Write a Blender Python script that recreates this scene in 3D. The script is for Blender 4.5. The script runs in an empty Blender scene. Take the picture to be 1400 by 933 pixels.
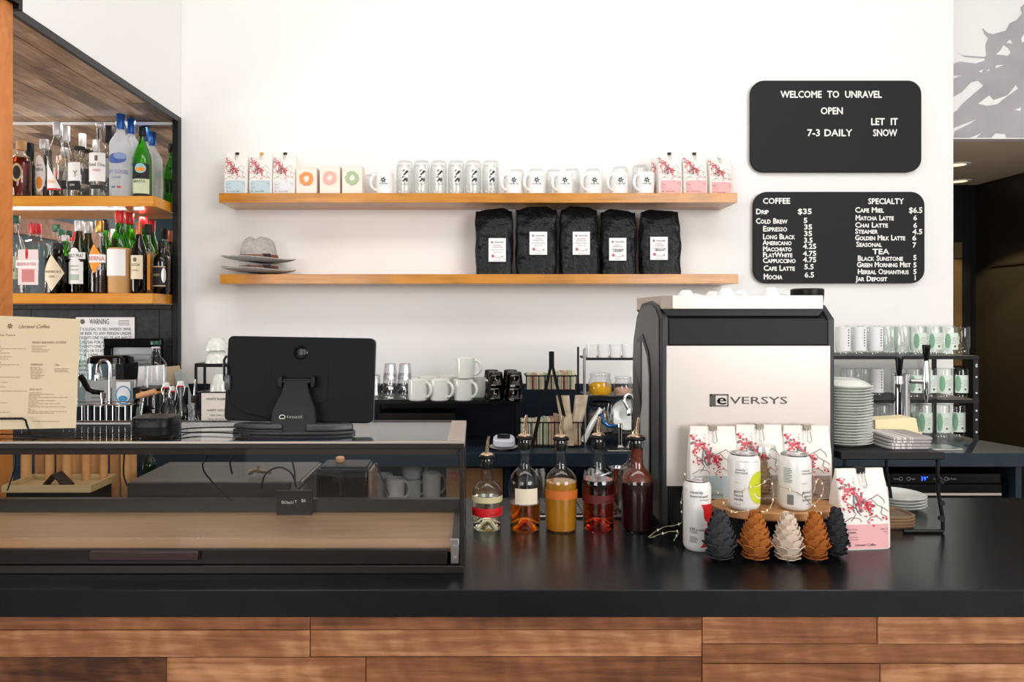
import bpy, math, random
from math import pi, sin, cos, radians, sqrt
from mathutils import Matrix, Vector, noise
random.seed(7)
# ---- working units: photo rays * depth; everything is scaled by S to metres, the floor lies at FLOOR working units
S, FLOOR = 0.72, -0.44
EYE = 1.65
def U(x, y, z): return (x*S, y*S, (z-FLOOR)*S)
SC = bpy.context.scene
# ---- camera
cam = bpy.data.cameras.new('camera'); camo = bpy.data.objects.new('camera', cam); SC.collection.objects.link(camo)
camo.location = U(0, 0, EYE); camo.rotation_euler = (pi/2, 0, 0)
cam.sensor_width = 36; cam.lens = 36*1000/1400; cam.shift_x = 50/1400; cam.shift_y = -34.5/1400; cam.clip_start = 0.05
SC.camera = camo
# ---- world, lights, exposure
w = bpy.data.worlds.new('world'); SC.world = w; w.use_nodes = True
bg = w.node_tree.nodes['Background']; bg.inputs[0].default_value = (0.93, 0.97, 1.0, 1); bg.inputs[1].default_value = 0.38
def area(name, loc, look, sx, sy, power, col=(1, .975, .95)):
    l = bpy.data.lights.new(name, 'AREA'); l.shape = 'RECTANGLE'; l.size = sx; l.size_y = sy; l.energy = power; l.color = col
    o = bpy.data.objects.new(name, l); SC.collection.objects.link(o); o.location = U(*loc)
    o.rotation_euler = (Vector(U(*look))-Vector(U(*loc))).to_track_quat('-Z', 'Y').to_euler(); return o
area('window_light_right', (4.8, -5.0, 2.7), (0.4, 4.6, 2.0), 3.0, 2.2, 390)
area('window_light_left', (-3.6, -5.0, 2.4), (-0.8, 4.6, 2.2), 2.6, 2.0, 210)
area('side_fill_light', (-5.6, 2.9, 1.2), (-2.2, 3.9, 2.6), 1.3, 1.3, 110)  # added fill from the left, no window modelled; brightens the plank soffit and niche
area('niche_strip_light', (-3.3, 4.53, 2.85), (-3.3, 4.35, 2.3), 1.8, .02, 6)
area('niche_shelf_light', (-3.3, 4.53, 2.28), (-3.3, 4.35, 1.8), 1.8, .008, 5)
area('overhead_fill_light', (0.5, 1.9, 4.2), (0.5, 4.6, 1.6), 3.6, 0.7, 60)  # added overhead fill out of view, no real fixture; brightens the back wall
vs = SC.view_settings; SC.display_settings.display_device = 'sRGB'
vs.view_transform = 'Standard'; vs.look = 'None'; vs.gamma = 1; vs.use_curve_mapping = False; vs.exposure = -0.92
SC.cycles.transparent_max_bounces = 24
# ---------------------------------------------------------------- helpers
def X(px, Y): return (px-650)/1000*Y
def Z(py, Y): return EYE-(py-432)/1000*Y
def lin(c): return tuple(((v/255)/12.92 if v/255 <= .04045 else ((v/255+.055)/1.055)**2.4) for v in c)+(1,)
MATS = {}
def mat(name, col, rough=.5, metal=0., **k):
    if name in MATS: return MATS[name]
    m = bpy.data.materials.new(name); m.use_nodes = True; nt = m.node_tree; b = nt.nodes['Principled BSDF']
    b.inputs['Base Color'].default_value = lin(col); b.inputs['Roughness'].default_value = rough; b.inputs['Metallic'].default_value = metal
    if 'spec' in k: b.inputs['Specular IOR Level'].default_value = k['spec']
    elif metal < .2 and 'coat' not in k and max(col) < 60: b.inputs['Specular IOR Level'].default_value = .22
    if 'trans' in k: b.inputs['Transmission Weight'].default_value = k['trans']; b.inputs['IOR'].default_value = k.get('ior', 1.33)
    if 'coat' in k: b.inputs['Coat Weight'].default_value = k['coat']; b.inputs['Coat Roughness'].default_value = .1
    if 'alpha' in k: b.inputs['Alpha'].default_value = k['alpha']
    if 'emit' in k: b.inputs['Emission Color'].default_value = lin(col); b.inputs['Emission Strength'].default_value = k['emit']
    if 'var' in k or 'bump' in k:
        tc = nt.nodes.new('ShaderNodeTexCoord'); mp = nt.nodes.new('ShaderNodeMapping'); n = nt.nodes.new('ShaderNodeTexNoise')
        nt.links.new(tc.outputs['Object'], mp.inputs[0]); nt.links.new(mp.outputs[0], n.inputs[0])
        mp.inputs['Scale'].default_value = k.get('sc', (1, 1, 1)); n.inputs['Scale'].default_value = k.get('ns', 20); n.inputs['Detail'].default_value = 6
        if 'var' in k:
            r = nt.nodes.new('ShaderNodeValToRGB'); v = k['var']
            r.color_ramp.elements[0].position = .3; r.color_ramp.elements[1].position = .7
            r.color_ramp.elements[0].color = lin([max(0, c-v) for c in col]); r.color_ramp.elements[1].color = lin([min(255, c+v) for c in col])
            nt.links.new(n.outputs[0], r.inputs[0]); nt.links.new(r.outputs[0], b.inputs['Base Color'])
        if 'bump' in k:
            bp = nt.nodes.new('ShaderNodeBump'); bp.inputs['Strength'].default_value = k['bump']; bp.inputs['Distance'].default_value = k.get('bd', .01)
            nt.links.new(n.outputs[0], bp.inputs['Height']); nt.links.new(bp.outputs[0], b.inputs['Normal'])
    MATS[name] = m; return m
def wood(name, cs, rough=.4, axis=0, scale=9, stretch=14, rnd=0., grain=.35, coat=0., spec=.5, saw=0.):
    """grain stretched along an axis; cs = colours dark..light; rnd = variation between boards"""
    if name in MATS: return MATS[name]
    m = bpy.data.materials.new(name); m.use_nodes = True; nt = m.node_tree; N = nt.nodes.new; L = nt.links.new; b = nt.nodes['Principled BSDF']
    b.inputs['Roughness'].default_value = rough; b.inputs['Coat Weight'].default_value = coat; b.inputs['Coat Roughness'].default_value = .12
    b.inputs['Specular IOR Level'].default_value = spec
    tc = N('ShaderNodeTexCoord'); oi = N('ShaderNodeObjectInfo'); add = N('ShaderNodeVectorMath'); add.operation = 'ADD'
    ml = N('ShaderNodeVectorMath'); ml.operation = 'SCALE'; ml.inputs[3].default_value = 37.
    cmb = N('ShaderNodeCombineXYZ')
    for i in range(3): L(oi.outputs['Random'], cmb.inputs[i])
    L(cmb.outputs[0], ml.inputs[0]); L(tc.outputs['Object'], add.inputs[0]); L(ml.outputs[0], add.inputs[1])
    mp = N('ShaderNodeMapping'); sc = [stretch]*3; sc[axis] = 1; mp.inputs['Scale'].default_value = sc; L(add.outputs[0], mp.inputs[0])
    n = N('ShaderNodeTexNoise'); n.inputs['Scale'].default_value = scale/4; n.inputs['Detail'].default_value = 9; n.inputs['Roughness'].default_value = .66; n.inputs['Distortion'].default_value = .6
    L(mp.outputs[0], n.inputs[0])
    n2 = N('ShaderNodeTexNoise'); n2.inputs['Scale'].default_value = scale/3; n2.inputs['Detail'].default_value = 4; L(add.outputs[0], n2.inputs[0])
    mx = N('ShaderNodeMath'); mx.operation = 'MULTIPLY_ADD'; mx.inputs[1].default_value = .45; L(n2.outputs[0], mx.inputs[0]); 
    m2 = N('ShaderNodeMath'); m2.operation = 'MULTIPLY'; m2.inputs[1].default_value = .62; L(n.outputs[0], m2.inputs[0]); L(m2.outputs[0], mx.inputs[2])
    m3 = N('ShaderNodeMath'); m3.operation = 'MULTIPLY_ADD'; m3.inputs[1].default_value = rnd; L(oi.outputs['Random'], m3.inputs[0]); L(mx.outputs[0], m3.inputs[2])
    m4 = N('ShaderNodeMath'); m4.operation = 'SUBTRACT'; m4.inputs[1].default_value = rnd/2; L(m3.outputs[0], m4.inputs[0]); last = m4
    if saw:
        wv = N('ShaderNodeTexWave'); wv.inputs['Scale'].default_value = saw; wv.inputs['Distortion'].default_value = 9; wv.inputs['Detail'].default_value = 4; wv.inputs['Detail Scale'].default_value = 1.5
        mpp = N('ShaderNodeMapping'); mpp.inputs['Rotation'].default_value = (0, .5, .5); L(add.outputs[0], mpp.inputs[0]); L(mpp.outputs[0], wv.inputs[0])
        m5 = N('ShaderNodeMath'); m5.operation = 'MULTIPLY_ADD'; m5.inputs[1].default_value = .05; L(wv.outputs[1], m5.inputs[0]); L(last.outputs[0], m5.inputs[2])
        m6 = N('ShaderNodeMath'); m6.operation = 'SUBTRACT'; m6.inputs[1].default_value = .025; L(m5.outputs[0], m6.inputs[0]); last = m6
    r = N('ShaderNodeValToRGB'); e = r.color_ramp.elements; k = len(cs)
    e[0].position = .3; e[0].color = lin(cs[0]); e[1].position = .76; e[1].color = lin(cs[-1])
    for i in range(1, k-1): q = e.new(.3+.46*i/(k-1)); q.color = lin(cs[i])
    L(last.outputs[0], r.inputs[0]); L(r.outputs[0], b.inputs['Base Color'])
    bp = N('ShaderNodeBump'); bp.inputs['Strength'].default_value = grain; bp.inputs['Distance'].default_value = .004; L(n.outputs[0], bp.inputs['Height']); L(bp.outputs[0], b.inputs['Normal'])
    MATS[name] = m; return m
def glass(name, col=(252, 253, 253), edge=(196, 202, 201), rough=.0, refl=1.0, body=0.):
    """thin walled glass: tinted see-through, darker where the wall is seen edge-on, mirror-like by angle"""
    if name in MATS: return MATS[name]
    m = bpy.data.materials.new(name); m.use_nodes = True; nt = m.node_tree; N = nt.nodes.new; L = nt.links.new
    nt.nodes.remove(nt.nodes['Principled BSDF']); out = nt.nodes['Material Output']
    t = N('ShaderNodeBsdfTransparent'); g = N('ShaderNodeBsdfGlossy'); g.inputs['Roughness'].default_value = rough; g.inputs['Color'].default_value = (refl, refl, refl, 1)
    lw = N('ShaderNodeLayerWeight'); lw.inputs[0].default_value = .35; mc = N('ShaderNodeMixRGB'); mc.inputs[1].default_value = lin(col); mc.inputs[2].default_value = lin(edge)
    pw = N('ShaderNodeMath'); pw.operation = 'POWER'; pw.inputs[1].default_value = 1.6; L(lw.outputs['Facing'], pw.inputs[0]); L(pw.outputs[0], mc.inputs[0]); L(mc.outputs[0], t.inputs[0])
    fa = N('ShaderNodeLayerWeight'); fa.inputs[0].default_value = .5; p5 = N('ShaderNodeMath'); p5.operation = 'POWER'; p5.inputs[1].default_value = 5.; L(fa.outputs['Facing'], p5.inputs[0])
    fr = N('ShaderNodeMath'); fr.operation = 'MULTIPLY_ADD'; fr.inputs[1].default_value = .9; fr.inputs[2].default_value = .05; L(p5.outputs[0], fr.inputs[0]); mx = N('ShaderNodeMixShader'); L(fr.outputs[0], mx.inputs[0]); L(t.outputs[0], mx.inputs[1]); L(g.outputs[0], mx.inputs[2])
    last = mx
    if body:
        d = N('ShaderNodeBsdfDiffuse'); d.inputs[0].default_value = lin(col); tr = N('ShaderNodeBsdfTranslucent'); tr.inputs[0].default_value = lin(col)
        a = N('ShaderNodeMixShader'); a.inputs[0].default_value = .5; L(d.outputs[0], a.inputs[1]); L(tr.outputs[0], a.inputs[2])
        b2 = N('ShaderNodeMixShader'); b2.inputs[0].default_value = body; L(mx.outputs[0], b2.inputs[1]); L(a.outputs[0], b2.inputs[2]); last = b2
    L(last.outputs[0], out.inputs[0]); MATS[name] = m; return m
# glyph cache for lettering
GL = {}
def _gm(s):
    c = bpy.data.curves.new('t', 'FONT'); c.body = s; c.resolution_u = 2; o = bpy.data.objects.new('t', c); me = bpy.data.meshes.new_from_object(o)
    v = [(p.co.x, p.co.y) for p in me.vertices]; f = [tuple(p.vertices) for p in me.polygons]
    bpy.data.objects.remove(o); bpy.data.curves.remove(c); bpy.data.meshes.remove(me); return v, f
def _w(s):
    v, f = _gm(s); return max(p[0] for p in v)-min(p[0] for p in v)
HH = _w('HH'); CAPH = max(p[1] for p in _gm('H')[0])
def glyph(ch):
    if ch not in GL: v, f = _gm(ch); GL[ch] = (v, f, _w('H'+ch+'H')-HH)
    return GL[ch]
class M:
    def __init__(s): s.v = []; s.f = []; s.mi = []; s.c = 0
    def mt(s, i): s.c = i; return s
    def add(s, vs_, fs):
        k = len(s.v); s.v += [tuple(p) for p in vs_]; s.f += [tuple(i+k for i in f) for f in fs]; s.mi += [s.c]*len(fs); return s
    def box(s, x0, x1, y0, y1, z0, z1):
        return s.add([(x0,y0,z0),(x1,y0,z0),(x1,y1,z0),(x0,y1,z0),(x0,y0,z1),(x1,y0,z1),(x1,y1,z1),(x0,y1,z1)],
                     [(0,3,2,1),(4,5,6,7),(0,1,5,4),(1,2,6,5),(2,3,7,6),(3,0,4,7)])
    def cb(s, x, y, z, w, d, h): return s.box(x-w/2, x+w/2, y-d/2, y+d/2, z, z+h)
    def loft(s, secs, n=24, ex=2., cap0=True, cap1=True, closed=False):
        vs_ = []
        for q in secs:
            z, rx, ry = q[:3]; cx, cy = (q[3], q[4]) if len(q) > 4 else (0, 0)
            for i in range(n):
                a = 2*pi*(i+.5)/n; ca, sa = cos(a), sin(a)
                vs_.append((cx+rx*math.copysign(abs(ca)**(2/ex), ca), cy+ry*math.copysign(abs(sa)**(2/ex), sa), z))
        fs = []; m = len(secs)
        for j in range(m if closed else m-1):
            for i in range(n): a = j*n+i; b = j*n+(i+1) % n; c = (j+1) % m*n; fs.append((a, b, c+(i+1) % n, c+i))
        if not closed:
            if cap0: fs.append(tuple(range(n-1, -1, -1)))
            if cap1: fs.append(tuple((m-1)*n+i for i in range(n)))
        return s.add(vs_, fs)
    def lathe(s, prof, cx=0, cy=0, cz=0, n=24, cap0=True, cap1=True, closed=False, ex=2.):
        return s.loft([(cz+z, max(r, .0004), max(r, .0004), cx, cy) for r, z in prof], n, ex, cap0, cap1, closed)
    def tube(s, pts, r, n=8, closed=False, taper=None):
        P = [Vector(p) for p in pts]; m = len(P); vs_ = []; prev = None
        for j in range(m):
            if closed: t = P[(j+1) % m]-P[j-1]
            else: t = P[min(j+1, m-1)]-P[max(j-1, 0)]
            t.normalize()
            if prev is None: up = Vector((0, 0, 1)) if abs(t.z) < .9 else Vector((1, 0, 0)); a = t.cross(up).normalized()
            else: a = (prev-t*prev.dot(t)).normalized()
            prev = a; b = t.cross(a); rr = r if taper is None else r*(1+(taper-1)*j/(m-1))
            for i in range(n): g = 2*pi*i/n; vs_.append(P[j]+a*rr*cos(g)+b*rr*sin(g))
        fs = []
        for j in range(m if closed else m-1):
            for i in range(n): c = (j+1) % m*n; fs.append((j*n+i, j*n+(i+1) % n, c+(i+1) % n, c+i))
        if not closed: fs += [tuple(range(n-1, -1, -1)), tuple((m-1)*n+i for i in range(n))]
        return s.add(vs_, fs)
    def prism(s, poly, a0, a1, ax='y'):
        """poly in the two other axes; ax y: (x,z); ax x: (y,z); ax z: (x,y)"""
        def m(p, a): return {'y': (p[0], a, p[1]), 'x': (a, p[0], p[1]), 'z': (p[0], p[1], a)}[ax]
        n = len(poly)
        return s.add([m(p, a0) for p in poly]+[m(p, a1) for p in poly], [tuple(range(n)), tuple(range(2*n-1, n-1, -1))]+[(i, i+n, (i+1) % n+n, (i+1) % n) for i in range(n)])
    def rows(s, vls, lo, hi, mp, e=.001, nu=6):
        vs_ = []; fs = []
        for v in vls:
            a, b = lo(v), hi(v)
            for i in range(nu+1): vs_.append(mp(a+(b-a)*i/nu, v, e))
        for j in range(len(vls)-1):
            for i in range(nu): k = j*(nu+1)+i; fs.append((k, k+1, k+nu+2, k+nu+1))
        return s.add(vs_, fs)
    def rect(s, u0, u1, v0, v1, mp, e=.001, nu=6, nv=1): return s.rows([v0+(v1-v0)*i/nv for i in range(nv+1)], lambda v: u0, lambda v: u1, mp, e, nu)
    def oval(s, cu, cv, ru, rv, mp, e=.001, nu=6, nv=8): return s.rows([cv-rv*cos(pi*i/nv) for i in range(nv+1)], lambda v: cu-ru*sqrt(max(0, 1-((v-cv)/rv)**2)), lambda v: cu+ru*sqrt(max(0, 1-((v-cv)/rv)**2)), mp, e, nu)
    def dia(s, cu, cv, ru, rv, mp, e=.001): return s.rows([cv-rv+2*rv*i/12 for i in range(13)], lambda v: cu-ru*(1-abs(v-cv)/rv), lambda v: cu+ru*(1-abs(v-cv)/rv), mp, e, 8)
    def line(s, pts, w_, mp, e=.0015):
        vs_ = []; n = len(pts)
        for j in range(n):
            a = pts[max(j-1, 0)]; b = pts[min(j+1, n-1)]; d = math.hypot(b[0]-a[0], b[1]-a[1]) or 1; nx, ny = -(b[1]-a[1])/d*w_/2, (b[0]-a[0])/d*w_/2
            vs_ += [mp(pts[j][0]-nx, pts[j][1]-ny, e), mp(pts[j][0]+nx, pts[j][1]+ny, e)]
        return s.add(vs_, [(2*j, 2*j+1, 2*j+3, 2*j+2) for j in range(n-1)])
    def text(s, t, u, v, h, mp, w_=None, al='c', e=.002, small=None, sp=1.0, shear=0.):
        """h = capital height, u,v = base line point (al c/l/r), w_ = forced width"""
        items = []; x = 0
        for i, ch in enumerate(t):
            if ch == ' ': x += .32*h/CAPH*sp; continue
            k = h/CAPH; cc = ch
            if small and ch.islower(): k *= small; cc = ch.upper()
            g = glyph(cc); items.append((x, k, g)); x += g[2]*k*sp
        tot = x; f = (w_/tot) if w_ else 1; off = {'c': -tot*f/2, 'l': 0, 'r': -tot*f}[al]
        for x0, k, g in items:
            s.add([mp(u+off+(x0+p[0]*k+shear*p[1]*k)*f, v+p[1]*k, e) for p in g[0]], g[1])
        return s
    def xf(s, mtx, k=0):
        for i in range(k, len(s.v)): s.v[i] = tuple(mtx @ Vector(s.v[i]))
        return s
    def mesh(s, name, mats, smooth=True, ang=35):
        me = bpy.data.meshes.new(name); me.from_pydata(s.v, [], s.f)
        for m in (mats if isinstance(mats, (list, tuple)) else [mats]): me.materials.append(m)
        me.polygons.foreach_set('material_index', s.mi)
        if smooth: me.polygons.foreach_set('use_smooth', [True]*len(me.polygons)); me.set_sharp_from_angle(angle=radians(ang))
        me.update(); return me
def link(name, data, parent=None, loc=(0, 0, 0), rz=0):
    o = bpy.data.objects.new(name, data); SC.collection.objects.link(o); o.location = loc; o.rotation_euler = (0, 0, rz)
    if parent: o.parent = parent
    return o
def thing(name, label, cat, loc=(0, 0, 0), rz=0, group=None):
    o = link(name, None, None, loc, rz); o.empty_display_size = .02; o['label'] = label; o['category'] = cat
    if group: o['group'] = group
    return o
def part(name, m, mats, parent, bev=0, label=None, kind=None, loc=(0, 0, 0), seg=2):
    o = link(name, m.mesh(name, mats) if isinstance(m, M) else m, parent, loc)
    if bev: b = o.modifiers.new('Bevel', 'BEVEL'); b.width = bev; b.segments = seg; b.limit_method = 'ANGLE'; b.harden_normals = False
    if label: o['label'] = label
    if kind: o['kind'] = kind
    return o
def one(name, m, mats, label, cat, loc=(0, 0, 0), rz=0, group=None, bev=0):
    o = part(name, m, mats, None, bev, None, None, loc); o.rotation_euler.z = rz; o['label'] = label; o['category'] = cat
    if group: o['group'] = group
    return o
def struct(name, m, mats, bev=0, parent=None):
    o = part(name, m, mats, parent, bev)
    if not parent: o['kind'] = 'structure'; o['label'] = STL.get(name, name.replace('_', ' ')); o['category'] = 'wall' if 'wall' in name else name.split('_')[0]
    return o
def dup(root, loc, label=None, rz=None, group=None):
    r = root.copy(); SC.collection.objects.link(r); r.location = loc
    if rz is not None: r.rotation_euler.z = rz
    if label: r['label'] = label
    if group: r['group'] = group
    for ch in root.children:
        c = ch.copy(); SC.collection.objects.link(c); c.parent = r
        for g in ch.children: d = g.copy(); SC.collection.objects.link(d); d.parent = c
    return r
ORD = ['first', 'second', 'third', 'fourth', 'fifth', 'sixth', 'seventh', 'eighth', 'ninth', 'tenth', 'eleventh', 'twelfth', 'thirteenth', 'fourteenth', 'fifteenth', 'sixteenth', 'seventeenth', 'eighteenth', 'nineteenth', 'twentieth', 'twenty-first', 'twenty-second', 'twenty-third', 'twenty-fourth']
def flat(ox=0, oy=0, oz=0): return lambda u, v, e: (ox+u, oy-e, oz+v)
def cyl(R): return lambda u, v, e: ((R+e)*sin(u/R), -(R+e)*cos(u/R), v)
STL = {'wall_back': 'white painted wall behind the shelves', 'wall_left': 'white bulkhead wall above the liquor niche', 'floor': 'grey floor behind and before the bar', 'ceiling': 'white ceiling over the bar'}
# ---------------------------------------------------------------- materials
white_wall = mat('white_wall', (243, 241, 239), .7, bump=.05, ns=120, bd=.002)
white_paint = mat('white_paint', (246, 245, 244), .7)
black_steel = mat('black_steel', (22, 22, 24), .42)
black_plas = mat('black_plastic', (14, 14, 15), .38)
black_gloss = mat('black_gloss', (9, 9, 10), .12)
char_metal = mat('charcoal_metal', (48, 48, 51), .45, .3)
chrome = mat('chrome', (225, 225, 226), .08, 1.)
steel = mat('brushed_steel', (190, 188, 186), .28, 1.)
worktop = mat('black_worktop', (13, 15, 18), .27, spec=.4, var=4, ns=9, bump=.06, bd=.003)
worktop_b = mat('blue_black_worktop', (34, 46, 58), .33, var=3, ns=11)
navy = mat('navy_panel', (20, 31, 46), .45)
shelf_wood = wood('teak_shelf', [(140, 84, 14), (196, 128, 26), (214, 150, 44)], .3, 0, 12, 22, .15, .25, coat=.3)
bar_wood = wood('bar_shelf_oak', [(184, 108, 18), (216, 142, 34), (228, 164, 56)], .3, 0, 10, 20, .1, .2, coat=.35)
post_wood = wood('post_wood', [(150, 80, 30), (214, 128, 52), (228, 150, 72)], .5, 2, 10, 3, 0, .4, saw=9)
old_plank = wood('weathered_plank', [(74, 56, 44), (136, 106, 82), (172, 140, 110), (206, 182, 156)], .6, 1, 14, 12, .34, .5)
front_plank = wood('counter_front_plank', [(62, 36, 22), (112, 68, 42), (144, 94, 60), (190, 140, 100)], .6, 0, 10, 14, .34, .5, saw=5, spec=.3)
tilem = mat('charcoal_tile', (50, 49, 51), .55, var=9, ns=26, bump=.25, bd=.004)
ceramic = mat('white_ceramic', (240, 240, 238), .14, coat=.4)
ivory = mat('ivory_ceramic', (232, 234, 228), .16, coat=.4)
paper = mat('white_paper', (238, 237, 238), .6)
cream = mat('cream_paper', (218, 200, 168), .7)
ink = mat('black_ink', (24, 24, 26), .6)
inkg = mat('grey_ink', (110, 100, 88), .7)
clear = glass('clear_glass')
clear2 = glass('clear_bottle_glass', (250, 251, 251), (170, 178, 176))
green_g = glass('green_bottle_glass', (120, 220, 60), (30, 120, 16))
olive_g = glass('olive_bottle_glass', (120, 124, 30), (44, 50, 8))
dark_g = glass('dark_bottle_glass', (30, 24, 22), (8, 7, 7))
pane_g = glass('pane_glass', (246, 247, 247), (238, 240, 241))
frost = glass('frosted_glass', (240, 241, 244), (215, 218, 225), rough=.35, body=.72)
smoke_g = glass('smoked_glass', (150, 132, 122), (62, 52, 48))
bronze = mat('bronze_frame', (36, 28, 25), .38, .3)
pale_metal = mat('champagne_metal', (190, 180, 170), .34, .7)
kraft = mat('kraft_paper', (208, 152, 94), .75, var=8, ns=30)
card = mat('cardboard', (180, 136, 92), .8, var=5, ns=20)
red = mat('red_paint', (196, 24, 26), .4); pinkp = mat('pink_print', (232, 176, 176), .65); pinkb = mat('blossom_pink', (220, 96, 110), .65); redb = mat('blossom_red', (190, 36, 52), .65)
brnp = mat('branch_brown', (96, 66, 60), .65); gryp = mat('print_grey', (120, 118, 124), .65); blup = mat('pale_blue_print', (188, 210, 218), .65); beigep = mat('taupe_print', (176, 158, 146), .65); whip = mat('white_print_card', (224, 226, 230), .65)
bagm = mat('bag_paper', (240, 234, 227), .6, bump=.25, ns=9, bd=.01)
gold = mat('gold_foil', (206, 160, 84), .3, .8); blue = mat('blue_foil', (24, 84, 160), .35, .3); greenc = mat('green_cap', (22, 82, 58), .4); cork = mat('cork', (196, 152, 104), .8); orange = mat('orange_print', (236, 142, 40), .6); darkcap = mat('dark_cap', (20, 26, 24), .4); greyc = mat('grey_cap', (205, 204, 205), .35, .3)
# ---------------------------------------------------------------- large structure
YB = 4.6
struct('floor', M().box(-6, 8, -5.5, 9, FLOOR-.1, FLOOR), mat('floor_grey', (120, 108, 98), .5, var=8, ns=4))
struct('wall_back', M().box(-1.85, 3.005, YB, YB+.55, FLOOR, 4.4), white_wall)
struct('wall_back_niche', M().box(-6, -1.85, YB+.03, YB+.55, FLOOR, 4.4), mat('charcoal_wall', (34, 34, 36), .7))
struct('wall_left', M().box(-1.97, -1.85, 1.0, YB-.001, 2.895, 4.4), white_paint)
struct('ceiling', M().box(-6, 8, -5.5, 9, 4.4, 4.5), white_paint)
struct('wall_side', M().box(-6.1, -6, -5.5, 9, FLOOR, 4.4), mat('teal_wall', (62, 84, 94), .7))
# rear of the room, seen only in the niche mirror: a teal wall with a wooden header
rw = struct('wall_rear', M().box(-6, -3.0, -5.6, -5.5, FLOOR, 4.4), mat('teal_wall', (62, 84, 94), .7))
struct('trim_rear', M().box(-6, -3.0, -5.5, -5.4, 2.5, 2.95), wood('rust_beam', [(92, 50, 34), (150, 88, 58), (176, 120, 84)], .6, 0, 8, 6))
struct('trim_side', M().box(-6.0, -5.93, -5.5, 4.5, 2.72, 3.0), wood('rust_beam', [(92, 50, 34), (150, 88, 58), (176, 120, 84)], .6, 0, 8, 6))
# plank soffit over the niche
so = struct('ceiling_soffit', M().box(-6, -1.871, 1.0, YB+.03, 2.895, 2.94), black_steel)
so['label'] = 'weathered plank soffit over the liquor shelves'
tr = struct('trim_soffit', M().box(-1.873, -1.851, 1.0, YB-.001, 2.862, 2.895), char_metal); tr['label'] = 'thin dark steel edge along the plank soffit'
y0 = []
x = -1.874; r = random.Random(3)
while x > -4.6:
    wd = .125; y = 1.0-r.random()*.6
    while y < YB:
        ln = r.uniform(.5, 1.15); ya, yb = max(y, 1.0), min(y+ln, YB+.02)
        if yb-ya > .03:
            o = part('plank', M().box(-wd/2+.0012, wd/2-.0012, -(yb-ya)/2+.0012, (yb-ya)/2-.0012, -.012-r.random()*.003, .012), old_plank, so, loc=(x-wd/2, (ya+yb)/2, 2.883))
        y += ln
    x -= wd
# mirror panel behind the shelves
mirm = mat('mirror', (235, 232, 226), .015, 1.)
zb, zt = Z(415.5, YB), Z(168.5, YB)
struct('wall_mirror', M().box(-4.6, X(238, YB), YB-.006, YB+.03, zb, zt), mirm)['label'] = 'mirror panel lining the niche behind the liquor bottles'
struct('trim_mirror_top', M().box(-4.6, X(238, YB), YB-.014, YB-.0061, zt-.012, zt+.004), mat('white_trim', (235, 235, 235), .4))['label'] = 'thin pale strip along the top edge of the mirror'
struct('trim_mirror_bottom', M().box(-4.6, X(238, YB), YB-.016, YB-.0061, zb-.005, zb+.003), steel)['label'] = 'thin metal strip under the niche mirror'
pf = M().box(X(237.5, YB-.03), -1.8505, YB-.05, YB, .93, zt+.012)
struct('trim_post', pf, black_steel)['label'] = 'black steel post at the corner of the liquor niche'
# charcoal tiles below the mirror
wt = struct('wall_tile', M().box(-4.6, X(237, YB), YB, YB+.0295, .93, zb), mat('grout', (18, 18, 19), .9)); wt['label'] = 'charcoal tiled wall under the liquor shelves'
def tile_rows():
    zz = zb-.006; k = 0
    rows = [.029*1.0, .235, .235, .235]
    offs = [X(124, YB), X(37.5, YB), X(124, YB), X(60, YB)]
    for hh, off in zip(rows, offs):
        xx = off-.8*6
        while xx < X(237, YB):
            a, b = max(xx, -4.5), min(xx+.805, X(237, YB)-.002)
            if b-a > .02: part('tile', M().box(-(b-a)/2+.0015, (b-a)/2-.0015, -.006, .006, -hh/2+.0015, hh/2-.0015), tilem, wt, bev=.001, loc=((a+b)/2, YB-.006, zz-hh/2), seg=1)
            xx += .805
        zz -= hh
tile_rows()
# timber post with its steel bracket
po = struct('trim_timber_post', M().box(-2.15, X(18.3, 2.84), 2.55, 2.84, FLOOR, 2.86), post_wood, bev=.004); po['label'] = 'orange rough-sawn timber post at the left end of the bar'
br = struct('trim_bracket', M().box(-2.2, X(31, 2.87), 2.845, 2.87, 2.845, 2.894).box(-2.2, X(26, 2.84), 2.5, 2.8449, 2.861, 2.894), black_steel); br['label'] = 'black steel bracket on top of the timber post'
# passage on the right: mural wall, soffit and dark hall
YM = 5.25
zm = Z(190, YM)
mural = struct('wall_mural', M().box(3.0, 8, YM, YM+.08, zm, 4.4), white_paint); mural['label'] = 'white wall with a grey watercolour tree mural above the passage'
gw = mat('watercolour_grey', (176, 172, 176), .8, var=13, ns=2.2)
def mp_(cx, cy): return (X(1260+cx/3.586, YM), Z(cy/3.586, YM))
mm = M()
P1 = [(560,-60),(520,-20),(502,20),(483,38),(490,68),(465,98),(430,115),(412,150),(350,168),(325,163),(297,138),(305,165),(325,188),(312,222),(316,268),(308,298),(262,312),(190,302),(156,312),(156,372),(196,370),(156,386),(156,475),(200,450),(240,405),(276,396),(302,420),(200,508),(170,545),(156,552),(156,628),(212,606),(268,586),(238,606),(160,645),(156,678),(236,678),(292,654),(268,678),(340,678),(362,654),(408,658),(414,678),(900,678),(900,-60)]
P1 = [(a, min(b, 676)) for a, b in P1]
mm.add([(mp_(*p)[0], YM-.002, mp_(*p)[1]) for p in P1], [tuple(range(len(P1)))])
mm.add([(mp_(*p)[0], YM-.002, mp_(*p)[1]) for p in [(166,255),(200,272),(315,280),(312,288),(210,280)]], [(0, 1, 2, 3, 4)])
mm.mt(1)
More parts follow.
